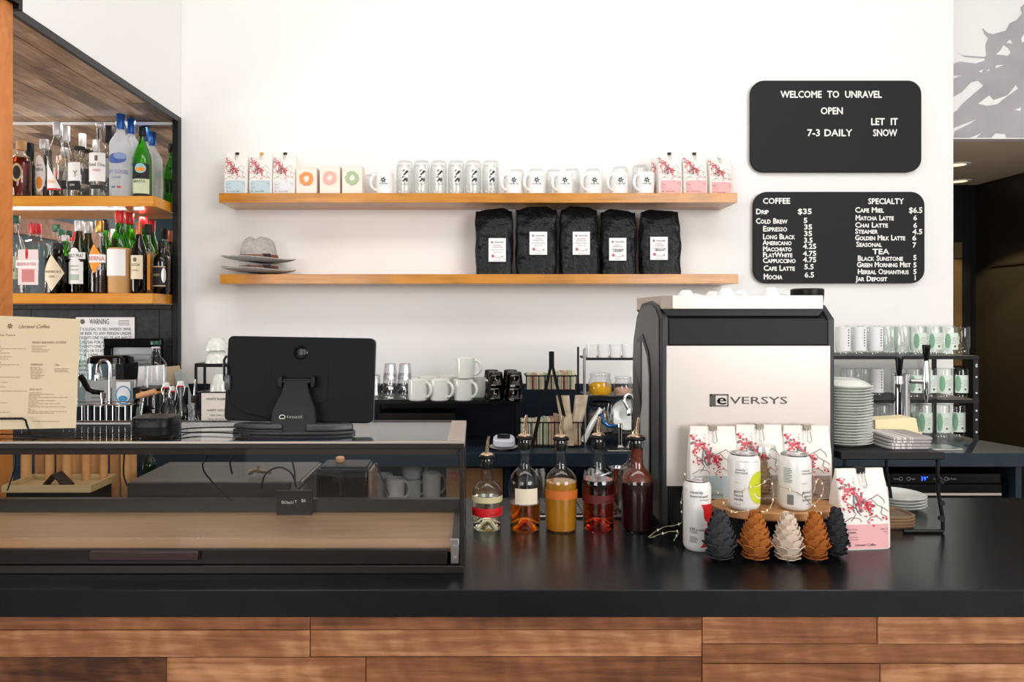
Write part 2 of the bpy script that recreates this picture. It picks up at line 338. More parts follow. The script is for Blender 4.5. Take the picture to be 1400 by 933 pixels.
for pl in ([(362,268),(385,248),(400,222),(422,238),(435,258),(420,274)],[(412,212),(432,194),(444,214)],[(360,336),(364,322),(404,318)],[(278,350),(300,342),(292,358)],[(318,348),(332,336),(326,350)],[(275,510),(330,468),(350,492),(420,468),(460,418),(470,436),(400,486),(370,512),(320,520)],[(452,540),(486,528),(484,545)],[(486,190),(500,168),(502,205),(490,208)]):
    mm.add([(mp_(*p)[0], YM-.0035, mp_(*p)[1]) for p in pl], [tuple(range(len(pl)))])
part('mural_print', mm, [gw, white_paint], mural)
hs = struct('ceiling_passage', M().box(3.0, 8, YM+.0801, 7.1, zm, zm+.05), mat('passage_ceiling', (226, 214, 196), .7)); hs['label'] = 'pale ceiling of the passage with recessed lights'
blk = mat('black_wall', (13, 13, 13), .45); 
zc = zm
struct('wall_passage_end', M().box(2.9, 8, 7.1, 7.2, FLOOR, zc), blk)['label'] = 'black end wall of the dark passage'
struct('wall_passage_side', M().box(4.86, 4.95, YM+.1, 7.1, FLOOR, zc), mat('bronze_black_wall', (38, 32, 22), .4, spec=.5))['label'] = 'glossy black side wall of the passage'
struct('wall_right', M().box(6.5, 6.6, -5.5, YM, FLOOR, 4.4), white_paint)
dr = struct('door_1', M().box(X(1303, 7.05), X(1326, 7.05), 7.04, 7.1, FLOOR, Z(330, 7.05)), black_plas); dr['label'] = 'black door at the end of the passage'
part('door_panel', M().box(X(1303, 7.05), X(1313.5, 7.05), 7.03, 7.04, Z(500, 7.05), Z(355, 7.05)).box(X(1303, 7.05), X(1313.5, 7.05), 7.03, 7.04, Z(353, 7.05), Z(332, 7.05)), mat('brass_glass', (96, 78, 46), .3, .3), dr)
part('rail', M().box(4.84, 4.86, 5.9, 6.9, Z(360, 6.4), Z(358, 6.4)), bronze, dr)
for i, (px, py) in enumerate([(1308, 225), (1311, 247.6)]):
    Yd = (zm-EYE)/(432-py)*1000
    t = thing('recessed_light', ['round recessed light in the passage ceiling, nearer one', 'round recessed light in the passage ceiling, farther one'][i], 'ceiling light', (X(px, Yd), Yd, zm))
    part('trim_ring', M().lathe([(.07, -.006), (.10, -.006), (.10, 0), (.07, 0)], closed=True), white_paint, t)
    part('lamp', M().lathe([(.068, -.004), (.068, -.001)]), mat('warm_lamp', (255, 226, 180), .5, emit=3.), t)
    l = bpy.data.lights.new('passage_spot', 'SPOT'); l.energy = 130; l.spot_size = 1.9; l.color = (1, .8, .5); lo = bpy.data.objects.new('passage_spot', l); SC.collection.objects.link(lo); lo.location = U(4.0, 5.6+i*.8, zm-.05); lo['lampdone'] = 1
# ---------------------------------------------------------------- front bar
CZ = .95
fy, by = 1.867, 2.811
wk = M().prism([(-1.9, fy), (2.45, fy), (2.45, by), (-1.9, by)], CZ-.0705, CZ, 'z')
one('worktop', wk, worktop, 'long black stone bar top in the foreground', 'countertop', bev=.002)
bf = thing('bar_front', 'bar front clad in reclaimed brown boards under the black top', 'bar front', (0, fy+.012, FLOOR))
part('carcass', M().box(-1.9, 2.42, .014, .9, 0, CZ-.0705-FLOOR), black_steel, bf)
# boards: (px left, px right, py top, py bottom) on the front plane
yf = fy+.012
brd = [(-400,424,845,862),(424,960,845,862),(-400,424,862,899),(424,960,862,899),(-300,228,899,1000),(228,500,899,1000),(500,960,899,1000),
       (960,1199,845,881),(1199,1700,845,881),(960,1700,881,908),(960,1203,908,1000),(1203,1700,908,1000)]
zz0 = CZ-.0706
def bz(py): return zz0 if py == 845 else Z(py, yf)
for k, (a, b, c, d) in enumerate(brd):
    xa, xb, zt_, zb_ = X(a, yf), X(b, yf), bz(c), bz(d)
    xa, xb = max(xa, -1.9), min(xb, 2.42)
    part('plank', M().box(-(xb-xa)/2+.0008, (xb-xa)/2-.0008, -.006-.0015*(k*7 % 3), .006, -(zt_-zb_)/2+.0008, (zt_-zb_)/2-.0008), front_plank, bf, bev=.0012, loc=((xa+xb)/2, .007, (zt_+zb_)/2-FLOOR), seg=1)
zl = Z(1000, yf); k = 0
while zl > FLOOR+.02:
    xx = -1.9; zn = max(zl-.16, FLOOR+.01)
    while xx < 2.41:
        ln = random.uniform(.6, 1.2); xb = min(xx+ln, 2.42)
        part('plank', M().box(-(xb-xx)/2+.0008, (xb-xx)/2-.0008, -.007, .006, -(zl-zn)/2+.0008, (zl-zn)/2-.0008), front_plank, bf, loc=((xa+xb)/2 if 0 else (xx+xb)/2, .007, (zl+zn)/2-FLOOR)); xx = xb
    zl = zn
# ---------------------------------------------------------------- back counter
BZ = .945; gy = 3.75
poly = [(-3.2, gy), (3.0, gy), (2.96, gy+.08), (2.86, 4.15), (2.86, 4.598), (-3.2, 4.598)]
one('back_counter', M().prism(poly, BZ-.07, BZ, 'z'), worktop_b, 'dark blue-black back counter along the white wall', 'countertop', bev=.002)
bc = thing('back_cabinet', 'dark open cabinet carcass under the back counter', 'cabinet', (0, gy+.04, FLOOR))
hB = BZ-.0701-FLOOR
part('back_panel', M().box(-3.2, 2.85, .74, .78, 0, hB), navy, bc)
part('plinth', M().box(-3.2, 2.85, .02, .6, 0, .1), black_plas, bc)
part('shelf', M().box(-1.2, 1.8, .0, .74, .66-.02-FLOOR, .66-FLOOR), black_plas, bc)
for xx in (-3.2, X(470, 3.8), X(690, 3.8)-.0, X(1135, 3.8), X(1392, 3.8)-.02):
    part('divider', M().box(xx, xx+.03, 0, .74, .1, hB), worktop_b if xx > 2 else navy, bc)
part('cupboard_door', M().box(-3.17, X(470, 3.8)-.001, -.02, 0, .1, hB), navy, bc)
one('backsplash', M().box(X(249.5, 4.58)+.01, X(880, 4.58), 4.575, 4.598, BZ, Z(525, 4.58)), navy, 'low navy backsplash behind the dark tumblers and jars', 'backsplash', bev=.002)
# ---------------------------------------------------------------- floating shelves
SF = 4.31
USZ, LSZ = Z(264, SF), Z(375, SF)
one('floating_shelf', M().box(-1.511, 1.543, SF, YB-.001, Z(277.3, SF), USZ), shelf_wood, 'upper long wooden shelf on the white wall', 'shelf', group='', bev=.0015)
one('floating_shelf', M().box(-1.505, 1.549, SF, YB-.001, Z(388, SF), LSZ), shelf_wood, 'lower long wooden shelf on the white wall', 'shelf', bev=.0015)
BU, BL = Z(268, SF), Z(401.3, SF)
one('liquor_shelf', M().prism([(-4.5, SF), (X(208.5, SF), SF), (X(208.5, SF)+.012, SF+.03), (-1.902, YB-.008), (-4.5, YB-.008)], Z(282, SF), BU, 'z'), bar_wood, 'upper oak liquor shelf in the mirrored niche', 'shelf', bev=.0015)
one('liquor_shelf', M().prism([(-4.5, SF), (X(208, SF), SF), (X(208, SF)+.012, SF+.03), (-1.902, YB-.008), (-4.5, YB-.008)], Z(415.3, SF), BL, 'z'), bar_wood, 'lower oak liquor shelf in the mirrored niche', 'shelf', bev=.0015)
# ---------------------------------------------------------------- letter boards
def board(px0, px1, py0, py1, tilt, label, lines):
    Yf = 4.565; w_ = X(px1, Yf)-X(px0, Yf); h = (py1-py0)/1000*Yf; r = .085
    t = thing('letter_board', label, 'menu board', (X((px0+px1)/2, Yf), Yf+.012, Z((py0+py1)/2, Yf)))
    pts = []
    for cx, cz, a0 in ((w_/2-r, h/2-r, 0), (-w_/2+r, h/2-r, 90), (-w_/2+r, -h/2+r, 180), (w_/2-r, -h/2+r, 270)):
        for i in range(9): a = radians(a0+i*90/8); pts.append((cx+r*cos(a), cz+r*sin(a)))
    part('board', M().prism(pts, -.012, .012), mat('board_black', (30, 31, 31), .6), t, bev=.003)
    part('wall_bracket', M().box(-w_*.3, w_*.3, .0121, .0229, -.02, .02), black_steel, t)
    cx0, cy0 = (px0+px1)/2, (py0+py1)/2
    for (s_, xa, yc, hh, xb) in lines:
        if len(lines) > 8: hh *= .87
        m = M(); u = (xa-cx0)/1000*Yf; v = (cy0-yc-hh/2)/1000*Yf
        m.text(s_, u, v, hh/1000*Yf, flat(0, -.012), w_=(xb-xa)/1000*Yf, al='l', e=.004, small=.74)
        m.text(s_, u, v, hh/1000*Yf, flat(0, -.012), w_=(xb-xa)/1000*Yf, al='l', e=.0012, small=.74)
        # plastic letters: thicken strokes
        n = len(m.v); k = len(m.f)
        for (dx, dz) in ((.0016, 0), (-.0016, 0), (0, .0016), (0, -.0016)):
            m.add([(p[0]+dx, p[1]+.0003, p[2]+dz) for p in m.v[:n//2]], m.f[:k//2])
        part('lettering', m, mat('letter_white', (250, 248, 244), .5), t)
    return t
board(1026.3, 1260, 110, 235.3, 0, 'upper black letter board with the welcome message and opening hours', [
    ('WELCOME  TO  UNRAVEL', 1067, 129.3, 9, 1205), ('OPEN', 1121.5, 151.8, 9, 1152.5), ('LET  IT', 1190, 166.6, 9, 1227), ('7-3 DAILY', 1103, 181.8, 9, 1164.5), ('SNOW', 1193, 181.8, 9, 1226)])
board(1030.3, 1264.3, 262.3, 387.5, 0, 'lower black letter board listing coffee, specialty and tea prices', [
    ('COFFEE', 1042.5, 275, 8.5, 1080), ('Drip', 1033, 289.5, 8, 1050.5), ('$35', 1090, 289.3, 8, 1110),
    ('Cold Brew', 1033, 302.4, 8, 1076), ('5', 1098, 301.6, 7.5, 1104), ('Espresso', 1042.5, 313, 8, 1076), ('35', 1098.5, 310.6, 7.5, 1110.5),
    ('Long Black', 1042.5, 323.7, 8, 1086.4), ('35', 1098.5, 319.6, 7.5, 1110.5), ('Americano', 1042.5, 332, 7.6, 1082), ('3.5', 1098.5, 328.8, 7.5, 1111),
    ('Macchiato', 1042.5, 340.4, 7.6, 1082), ('4.25', 1097.5, 337, 7.5, 1116), ('FlatWhite', 1042.5, 348.6, 7.6, 1083), ('4.75', 1097.5, 346.8, 7.5, 1116),
    ('Cappuccino', 1042.5, 356.3, 7.6, 1087.5), ('4.75', 1097.5, 355.3, 7.5, 1116), ('Cafe Latte', 1043.5, 366.8, 8, 1086.4), ('5.5', 1099, 365, 7.5, 1112.5), ('Mocha', 1043.5, 378.4, 8.3, 1069), ('6.5', 1099.5, 376, 7.8, 1113),
    ('SPECIALTY', 1186.4, 275.4, 8.5, 1235), ('Cafe Miel', 1168.5, 287.3, 8, 1208), ('$6.5', 1242, 287.6, 8.3, 1261), ('Matcha Latte', 1169, 298, 7.8, 1221.5), ('6', 1248, 298, 7.5, 1253.5),
    ('Chai Latte', 1168.5, 307.8, 7.8, 1213.5), ('6', 1248, 308.3, 7.5, 1253.5), ('Steamer', 1168.5, 316.3, 7.6, 1199.5), ('4.5', 1247, 317, 7.5, 1261), ('Golden Milk Latte', 1168.5, 325.3, 7.8, 1237), ('6', 1246.5, 325.6, 7.5, 1252.5),
    ('Seasonal', 1170, 334.2, 7.8, 1205), ('7', 1247, 335.3, 7.5, 1252), ('TEA', 1192.4, 344.2, 8, 1215), ('Black Sunstone', 1172, 353.3, 7.8, 1234), ('5', 1248, 352.5, 7.5, 1253),
    ('Green Morning Mist', 1171, 362, 7.8, 1244.5), ('5', 1248, 362.5, 7.5, 1253), ('Herbal Osmanthus', 1172, 371.6, 7.8, 1242), ('5', 1248, 371.6, 7.5, 1253), ('Jar Deposit', 1170, 381.2, 7.8, 1212.5), ('1', 1249, 380, 7.5, 1252.5)])
# ---------------------------------------------------------------- blossom art shared by the coffee bags
def art(mp, w_, h, v0, seed=5):
    """blossom print on the upper panel; material slots: red, pink, grey, brown"""
    r = random.Random(seed); m = M()
    for i in range(110):
        a = r.random(); u = -w_*.46+a*w_*.62+r.gauss(0, .04*w_); v = v0+h*(.86-.66*a)+r.gauss(0, .11*h)
        if abs(u) > w_*.47 or v > v0+h: continue
        m.mt(r.choice([0, 0, 1, 1, 1, 2])); q = r.uniform(.008, .032)*w_; m.oval(u, v, q, q*r.uniform(.6, 1.2), mp, .0010+i*.00004, 3, 4)
    for cx, cy, sp, n in ((.05, .28, .05, 14), (.36, .12, .03, 6), (-.30, .62, .09, 26), (-.36, .3, .05, 10)):
        for i in range(n): m.mt(r.choice([0, 0, 1])); q = r.uniform(.008, .024)*w_; m.oval((cx+r.gauss(0, sp))*w_, v0+h*(cy+r.gauss(0, sp*.7)), q, q, mp, .0018+i*.00004, 3, 4)
    m.mt(2)
    for k in range(6): m.line([(-w_*.2+w_*(.02*k)-w_*.05*sin(t*.5+k), v0+h*(.62-.08*t)) for t in range(6)], .02*w_, mp, .0014)
    m.mt(3)
    for pts in ([(-.2, .5), (-.05, .42), (.1, .5), (.2, .38), (.3, .33), (.44, .22)], [(-.3, .05), (-.2, .2), (-.28, .3), (-.12, .4), (-.05, .45)], [(.0, .03), (.08, .12), (.2, .13), (.3, .04)], [(.3, .33), (.28, .2), (.38, .12)], [(-.45, .02), (-.3, .12), (-.15, .1), (-.1, .02)], [(.1, .5), (.25, .58), (.33, .5), (.36, .4)], [(-.4, .45), (-.2, .3), (-.1, .15)]):
        P = [(p[0]*w_, v0+p[1]*h) for p in pts]; Q = []
        for i in range(len(P)-1):
            for t in range(4): s_ = t/4; Q.append((P[i][0]*(1-s_)+P[i+1][0]*s_+.01*w_*sin(i*3+t), P[i][1]*(1-s_)+P[i+1][1]*s_))
        m.line(Q+[P[-1]], .011*w_, mp, .0016)
    return m
def logo(m, mp, u, v, h):
    for i in range(6): a = i*1.05; m.line([(u+h*.15*cos(a), v+h*.15*sin(a)), (u+h*.55*cos(a+.25), v+h*.55*sin(a+.25))], h*.22, mp, .002)
def coffee_bag(label, loc, w_, h, d, band, bandname, rz=0, group=None, clip=black_steel, title='Tres Hermanas', gus=False, title_big=None):
    t = thing('coffee_bag', label, 'coffee bag', loc, rz, group)
    secs = [(0, w_/2*.97, d/2*.95), (.004, w_/2, d/2), (h*.33, w_/2*1.0, d/2*.98), (h*.6, w_/2*.99, d/2*.86), (h*.8, w_/2*.965, d/2*.55), (h*.92, w_/2*.94, d/2*.24), (h, w_/2*.925, .006)]
    secs = [(z, a, b, 0, 0) for z, a, b in secs]
    m = M().loft(secs, 32, 7)
    part('pouch', m, bagm, t, loc=(0, 0, 0))
    def mp(u, v, e):
        for i in range(len(secs)-1):
            if v <= secs[i+1][0] or i == len(secs)-2: a, b = secs[i], secs[i+1]; break
        k = (v-a[0])/(b[0]-a[0]); rx = a[1]+(b[1]-a[1])*k; ry = a[2]+(b[2]-a[2])*k; q = min(abs(u)/rx, .999)
        return (u, -ry*(1-q**7)**(1/7)-e, v)
    bm = M().rect(-w_*.485, w_*.485, .004, h*.325, mp, .001, 12, 3)
    part('band', bm, band, t, label=bandname)
    tm = M().mt(0); k = w_
    tm.text(title, -.4*k, h*.255, .018*k*1.3, mp, al='l'); tm.text('Single Origin', .42*k, h*.255, .016*k*1.3, mp, al='r')
    tm.text(title_big or title.split()[0], -.4*k, h*.215, .04*k, mp, al='l'); tm.text('12 oz', .42*k, h*.215, .03*k, mp, al='r')
    tm.line([(-.4*k, h*.195), (.42*k, h*.195)], .004*k, mp, .002)
    tm.text('whole bean coffee', -.4*k, h*.16, .02*k, mp, al='l'); tm.text('plum, honey, citrus', -.4*k, h*.13, .02*k, mp, al='l')
    logo(tm, mp, -.34*k, h*.065, .055*k); tm.text('Unravel Coffee', -.24*k, h*.052, .045*k, mp, al='l', shear=.3)
    part('lettering', tm, [ink], t)
    part('blossom_print', art(mp, w_, h*.6, h*.34, 5), [redb, pinkb, gryp, brnp], t)
    c = part('binder_clip', M().box(-.075*w_, .075*w_, -.014, .009, h-.028*w_*3, h+.004), clip, t, bev=.001)
    part('clip_handle', M().tube([(-.03*w_, -.0155, h-.05*w_), (-.05*w_, -.02-d*.1, h-.28*w_), (0, -.022-d*.12, h-.33*w_), (.05*w_, -.02-d*.1, h-.28*w_), (.03*w_, -.0155, h-.05*w_)], .0014, 6), steel, c)
    return t
def on(px, Y): return X(px, Y)
YS = 4.39
hb = Z(210, YS)-USZ; wb = 31.5*YS/1000
for i, (px, bd, nm, clp, ps) in enumerate([(325, blup, 'first', black_steel, 'pale blue band'), (358.5, blup, 'second', gold, 'pale blue band'), (390.5, whip, 'third', black_steel, 'white band')]):
    coffee_bag('white blossom coffee bag with %s, %s from the left on the upper shelf' % (ps, nm), (on(px, YS), YS, USZ), wb, hb, .09, bd, ps, clip=clp, title='Tres Hermanas' if i < 2 else 'Sweater Weather')
coffee_bag('white coffee bag hidden behind the white-banded one, left shelf end', (on(394, 4.51), 4.51, USZ), wb, hb, .085, whip, 'white band')
for i, (px, yy, cl, hh, nm) in enumerate([(914.5, YS, black_steel, hb, 'black-clipped pink-band coffee bag nearest the shelf mugs'), (948.5, YS, black_steel, hb, 'pink-band coffee bag between two others at the right shelf end'), (982, 4.42, steel, hb*.94, 'rightmost pink-band coffee bag, silver clip, on upper shelf')]):
    coffee_bag(nm, (on(px, yy), yy, USZ), wb*1.04, hh, .09, pinkp, 'pink band', clip=cl, title='Levitate', rz=.12 if i == 2 else 0)
coffee_bag('pink-band coffee bag half hidden behind the black-clipped one', (on(905, 4.52), 4.52, USZ), wb, hb*.98, .08, pinkp, 'pink band', title='Levitate')
coffee_bag('pink-band coffee bag behind the rightmost one on upper shelf', (on(985, 4.53), 4.53, USZ), wb, hb*.97, .08, pinkp, 'pink band', title='Levitate')
# candle boxes with wreaths
for px, top, hw, col, nm in [(422, 229, 13.8, (226, 150, 84), 'orange'), (453.6, 227, 13.6, (238, 178, 164), 'pink'), (483.6, 227, 13.6, (168, 192, 150), 'green')]:
    w_ = 2*hw*YS/1000; h = Z(top, YS-.05)-USZ
    t = thing('gift_box', 'small cream box printed with a %s wreath on the upper shelf' % nm, 'box', (on(px, YS), YS, USZ))
    part('carton', M().box(-w_/2, w_/2, -w_/2, w_/2, 0, h-.006), mat('blush_card', (242, 226, 214), .6), t, bev=.002)
    part('lid', M().box(-w_/2+.001, w_/2-.001, -w_/2+.001, w_/2-.001, h-.0055, h), mat('blush_card', (242, 226, 214), .6), t, bev=.001)
    m = M(); r = random.Random(int(px)); mp = flat(0, -w_/2); R_ = w_*.25
    wc = mat('wreath_'+nm, col, .65)
    for k in range(90): a = k*.0698+r.random()*.2; q = r.uniform(.05, .1)*w_; rr = R_*r.uniform(.82, 1.15); m.oval(rr*cos(a), h*.56+rr*sin(a), q, q*r.uniform(.5, 1), mp, .0008+k*.00006, 3, 5)
    part('wreath_print', m, wc, t)
# mugs
def mug_mesh(r, h, th_=.006, taper=.94):
    return M().lathe([(r*taper*.9, 0), (r*taper, .006), (r, h*.5), (r, h-.002), (r-th_*.5, h), (r-th_, h-.004), (r-th_, h*.5), (r*taper-th_, .012), (.001, .010)], n=32, cap1=True)
def handle_mesh(r, h, side=-1, w_=.012):
    pts = []
    for i in range(15): a = -pi*.5+pi*i/14; pts.append((side*(r*.97+.62*r*cos(a)*(1 if True else 0)), 0, h*.53+h*.34*sin(a)))
    pts[0] = (side*r*.9, 0, pts[0][2]); pts[-1] = (side*r*.9, 0, pts[-1][2])
    m = M().tube(pts, w_*.5, 10); 
    return m
def mug(label, loc, r, h, side, mt_=ceramic, print_=True, rz=0, name='coffee_mug', cat='mug', group=None):
    t = thing(name, label, cat, loc, rz, group)
    part('body', mug_mesh(r, h), mt_, t); part('handle', handle_mesh(r, h, side, .016), mt_, t)
    if print_:
        mp = cyl(r); m = M(); logo(m, mp, 0, h*.62, .03); m.text('UnravelCoffee', 0, h*.42, .011, mp, w_=r*.95, shear=.3)
        part('logo_print', m, ink, t).rotation_euler.z = -rz
    return t
hM = Z(236, 4.37)-USZ; ms = [(525.5, 'leftmost', 15), (702, 'first', 11.8), (733, 'second', 13.4), (771, 'third', 13), (811, 'fourth', 13.2), (846, 'fifth', 13), (881.5, 'last', 13)]
for px, nm, hw in ms:
    lb = 'white logo mug standing alone between the green-wreath box and glasses' if nm == 'leftmost' else 'white logo mug, %s of the six right of the upside-down glasses' % nm if nm != 'last' else 'white logo mug beside the pink-band coffee bags'
    mug(lb, (on(px, 4.39), 4.39, USZ), .057, hM, -1, rz=.6)
# beer-can style glasses standing upside down
def can_glass(label, loc, r, h, inverted=True, gm=clear, group=None, pr=True, name='drinking_glass'):
    t = thing(name, label, 'glass', loc, 0, group)
    prof = [(.001, 0), (r*.8, .0), (r*.86, .006), (r, .02), (r, h*.86), (r*.97, h*.92), (r*.9, h), (r*.87, h), (r*.93, h*.92)]
    if inverted: prof = [(a, h-b) for a, b in prof][::-1]
    part('glass_body', M().lathe(prof, n=24, cap0=False, cap1=False), gm, t)
    if pr:
        m = M(); mp = cyl(r); rr = random.Random(4)
        for k in range(14): a = rr.uniform(-.5, .5); v = h*(.5+.18*rr.uniform(-1, 1)); m.line([(a*r*.6, v), (a*r*.6+.012, v+.012)], .006, mp, .0008)
        m.text('Unravel', 0, h*.26, .009, mp, shear=.3)
        part('pine_print', m, ink, t)
    return t
hG = Z(221, 4.38)-USZ
for i, px in enumerate([553.5, 576.5, 600, 624, 647, 671]):
    can_glass('clear printed can-shaped glass, front row on the shelf, %s from the left' % ORD[i], (on(px, 4.38), 4.38, USZ), .049, hG)
    can_glass('clear can-shaped glass, back row on the upper shelf, %s from the left' % ORD[i], (on(px-1, 4.5), 4.5, USZ), .049, hG, pr=False)
for i, (px, tp) in enumerate([(706, 233), (733, 232), (757, 233), (782, 232), (811, 232), (848, 229), (875, 227), (508, 240)]):
    hh = Z(tp, 4.5)-USZ
    can_glass('clear glass behind the %s logo mug on the upper shelf' % (['first', 'second', 'third', 'third', 'fourth', 'fifth', 'last', 'leftmost'][i]) if i != 3 else 'clear glass standing in the gap right of the third logo mug', (on(px, 4.5), 4.5, USZ), .047, hh, pr=False)
# ---------------------------------------------------------------- lower shelf: hats and black coffee sacks
felt = mat('grey_felt', (176, 172, 168), .95, var=14, ns=60, bump=.3, bd=.002)
def hat(label, loc, crown=True, h=.2, rz=0):
    t = thing('felt_hat', label, 'hat', loc, rz)
    R1, R2 = .222, .17; m = M(); n = 48; v = []; f = []
    rings = [(.46, .0), (.6, .002), (.8, .006), (.95, .012), (1.0, .018), (1.0, .022), (.95, .017), (.8, .012), (.6, .010), (.48, .014)]
    for rr, z in rings:
        for i in range(n):
            a = 2*pi*i/n; wv = (.5+.5*cos(2*a))*rr**2*.010-.012*rr*cos(a)+.006*rr*rr*sin(3*a)
            v.append((R1*rr*cos(a), R2*rr*sin(a), .02+z+wv))
    for j in range(len(rings)-1):
        for i in range(n): f.append((j*n+i, j*n+(i+1) % n, (j+1)*n+(i+1) % n, (j+1)*n+i))
    m.add(v, f); part('brim', m, felt, t)
    if crown:
        m = M(); v = []; f = []; L_ = 14
        for j in range(L_+1):
            k = (j/L_)**.8; zz = .028+h*k; sh = max(.04, (1-k**8)**.5*(1-.24*k))
            for i in range(n):
                a = 2*pi*i/n; x_ = .118*sh*cos(a); y_ = .085*sh*sin(a)
                dent = 0
                dent = -.034*k**5*math.exp(-((x_+.012)/.018)**2)-.012*k**4*max(0, x_)/.1
                pinch = 1-.22*max(0, k-.35)*max(0, -cos(a-.0))**2 if False else 1
                yy = y_*(1-.3*max(0, k-.3)*max(0, -cos(a)))
                v.append((x_, yy, zz+dent))
        for j in range(L_):
            for i in range(n): f.append((j*n+i, j*n+(i+1) % n, (j+1)*n+(i+1) % n, (j+1)*n+i))
        f.append(tuple(L_*n+i for i in range(n))); m.add(v, f); part('crown', m, felt, t)
        lea = mat('brown_leather', (120, 68, 42), .5)
        part('hat_band', M().loft([(.043, .1165, .0885), (.043, .1195, .0915), (.062, .1175, .0895), (.062, .114, .086)], 40, 2, closed=True), lea, t)
        part('buckle', M().cb(.07, -.0745, .041, .05, .012, .026), mat('dark_buckle', (44, 36, 34), .4), t, bev=.003)
    return t
YH = 4.43
hat('grey felt hat underneath, only its brim and brown band showing', (X(354.5, YH)-.005, YH, LSZ-.008), True, .045)
hat('grey felt hat with brown leather band, on top of the other', (X(353.5, YH), YH, LSZ+.058), True, .155)
sackm = mat('black_foil_sack', (19, 19, 20), .3, bump=1., ns=9, bd=.03, sc=(1, 1, .8))
def sack(i, px0, px1, top, lab, lx0, lx1, ly0, ly1, wr=False, rz=0):
    YK = 4.44; w_ = (px1-px0)/1000*YK; cx = X((px0+px1)/2, YK); h = Z(top, YK)-LSZ; d = .13
    t = thing('coffee_sack', lab, 'coffee bag', (cx, YK, LSZ), rz)
    n = 40; L_ = 22; rnd = random.Random(i*5+1); sd = rnd.random()*50; v = []; f = []
    for j in range(L_+1):
        k = j/L_; rx = w_/2*(.93+.05*sin(pi*min(1, k*1.1))-.05*max(0, k-.85)*4*.3); ry = d/2*(1 if k < .6 else max(.14, 1-((k-.6)/.4)**1.3*.88))
        for q in range(n):
            a = 2*pi*(q+.5)/n; ca, sa = cos(a), sin(a); x_ = rx*math.copysign(abs(ca)**.28, ca); y_ = ry*math.copysign(abs(sa)**.32, sa)
            nz = noise.noise(Vector((x_*14+sd, y_*14, k*h*11))); n2 = abs(noise.noise(Vector((x_*8+sd, k*h*7, 3))))
            edge = abs(x_)/rx
            y_ += (nz*.016-n2*.03)*(edge**2*.9+.15)*(1 if k > .03 else 0)*(-1 if y_ < 0 else 1)*1.0
            x_ += nz*.010*edge
            v.append((x_, y_, h*k+(.006*sin(x_*30+i) if k > .95 else 0)-(.03*abs(x_/rx)**3 if k > .98 else 0)))
    for j in range(L_):
        for q in range(n): f.append((j*n+q, j*n+(q+1) % n, (j+1)*n+(q+1) % n, (j+1)*n+q))
    f += [tuple(range(n-1, -1, -1)), tuple(L_*n+q for q in range(n))]
    part('foil_bag', M().add(v, f), sackm, t)
    Yl = YK-.072; mp = flat(0, -.072)
    def UV(px, py): return ((X(px, Yl)-cx), (Z(py, Yl)-LSZ))
    a = UV(lx0, ly1); b = UV(lx1, ly0); wl = b[0]-a[0]; hl = b[1]-a[1]; cu = (a[0]+b[0])/2
    part('label_card', M().box(a[0], b[0], -.0725, -.0705, a[1], b[1]), paper, t)
    m = M(); mp = flat(0, -.0725); logo(m, mp, a[0]+wl*.2, b[1]-hl*.17, .012); m.text('Unravel Coffee', cu+.1*wl, b[1]-hl*.2, .009, mp, shear=.3, w_=wl*.5)
    m.text('Whole Bean Coffee', cu, b[1]-hl*.4, .005, mp); m.line([(a[0]+wl*.12, b[1]-hl*.5), (b[0]-wl*.12, b[1]-hl*.5)], .0015, mp); m.text('NET WT 5 LB', cu, b[1]-hl*.62, .005, mp); m.text('roasted to order', cu, a[1]+hl*.05, .004, mp)
    if wr: m.text(wr, cu, b[1]-hl*.6, .014, mp, shear=.4, w_=wl*.6, e=.0026)
    m.mt(1); m.text(['San Fermin', 'Tres Rios', 'Tierra Media', 'Sunrise', 'Tres Rios'][i], cu, b[1]-hl*.33, .007, mp)
    m.mt(2); m.oval(a[0]+wl*.24, a[1]+hl*.24, wl*.09, wl*.09, mp); m.line([(a[0]+wl*.3, a[1]+hl*.2), (a[0]+wl*.6, a[1]+hl*.16), (b[0]-wl*.18, a[1]+hl*.2)], .002, mp); m.oval(b[0]-wl*.2, a[1]+hl*.22, wl*.04, wl*.04, mp)
    part('label_print', m, [ink, redb, mat('plum_print', (176, 110, 140), .6)], t)
for i, q in enumerate([(649, 702, 285, 'leftmost black foil coffee sack, low square label', 668, 691.6, 325.8, 358), (704, 762, 282, 'second black foil coffee sack, label at mid height', 724, 748, 317, 348.5), (764, 819, 282, 'middle black foil coffee sack of the five', 783, 806.5, 317, 348.5), (820, 870.5, 286.5, 'fourth black foil coffee sack with handwriting across its label', 832.8, 856.3, 325.5, 356.5, 'COLD BREW'), (873, 929, 287, 'rightmost black foil coffee sack with a small handwritten note', 889, 913, 324, 355.5, 'decaf')]): sack(i, *q)
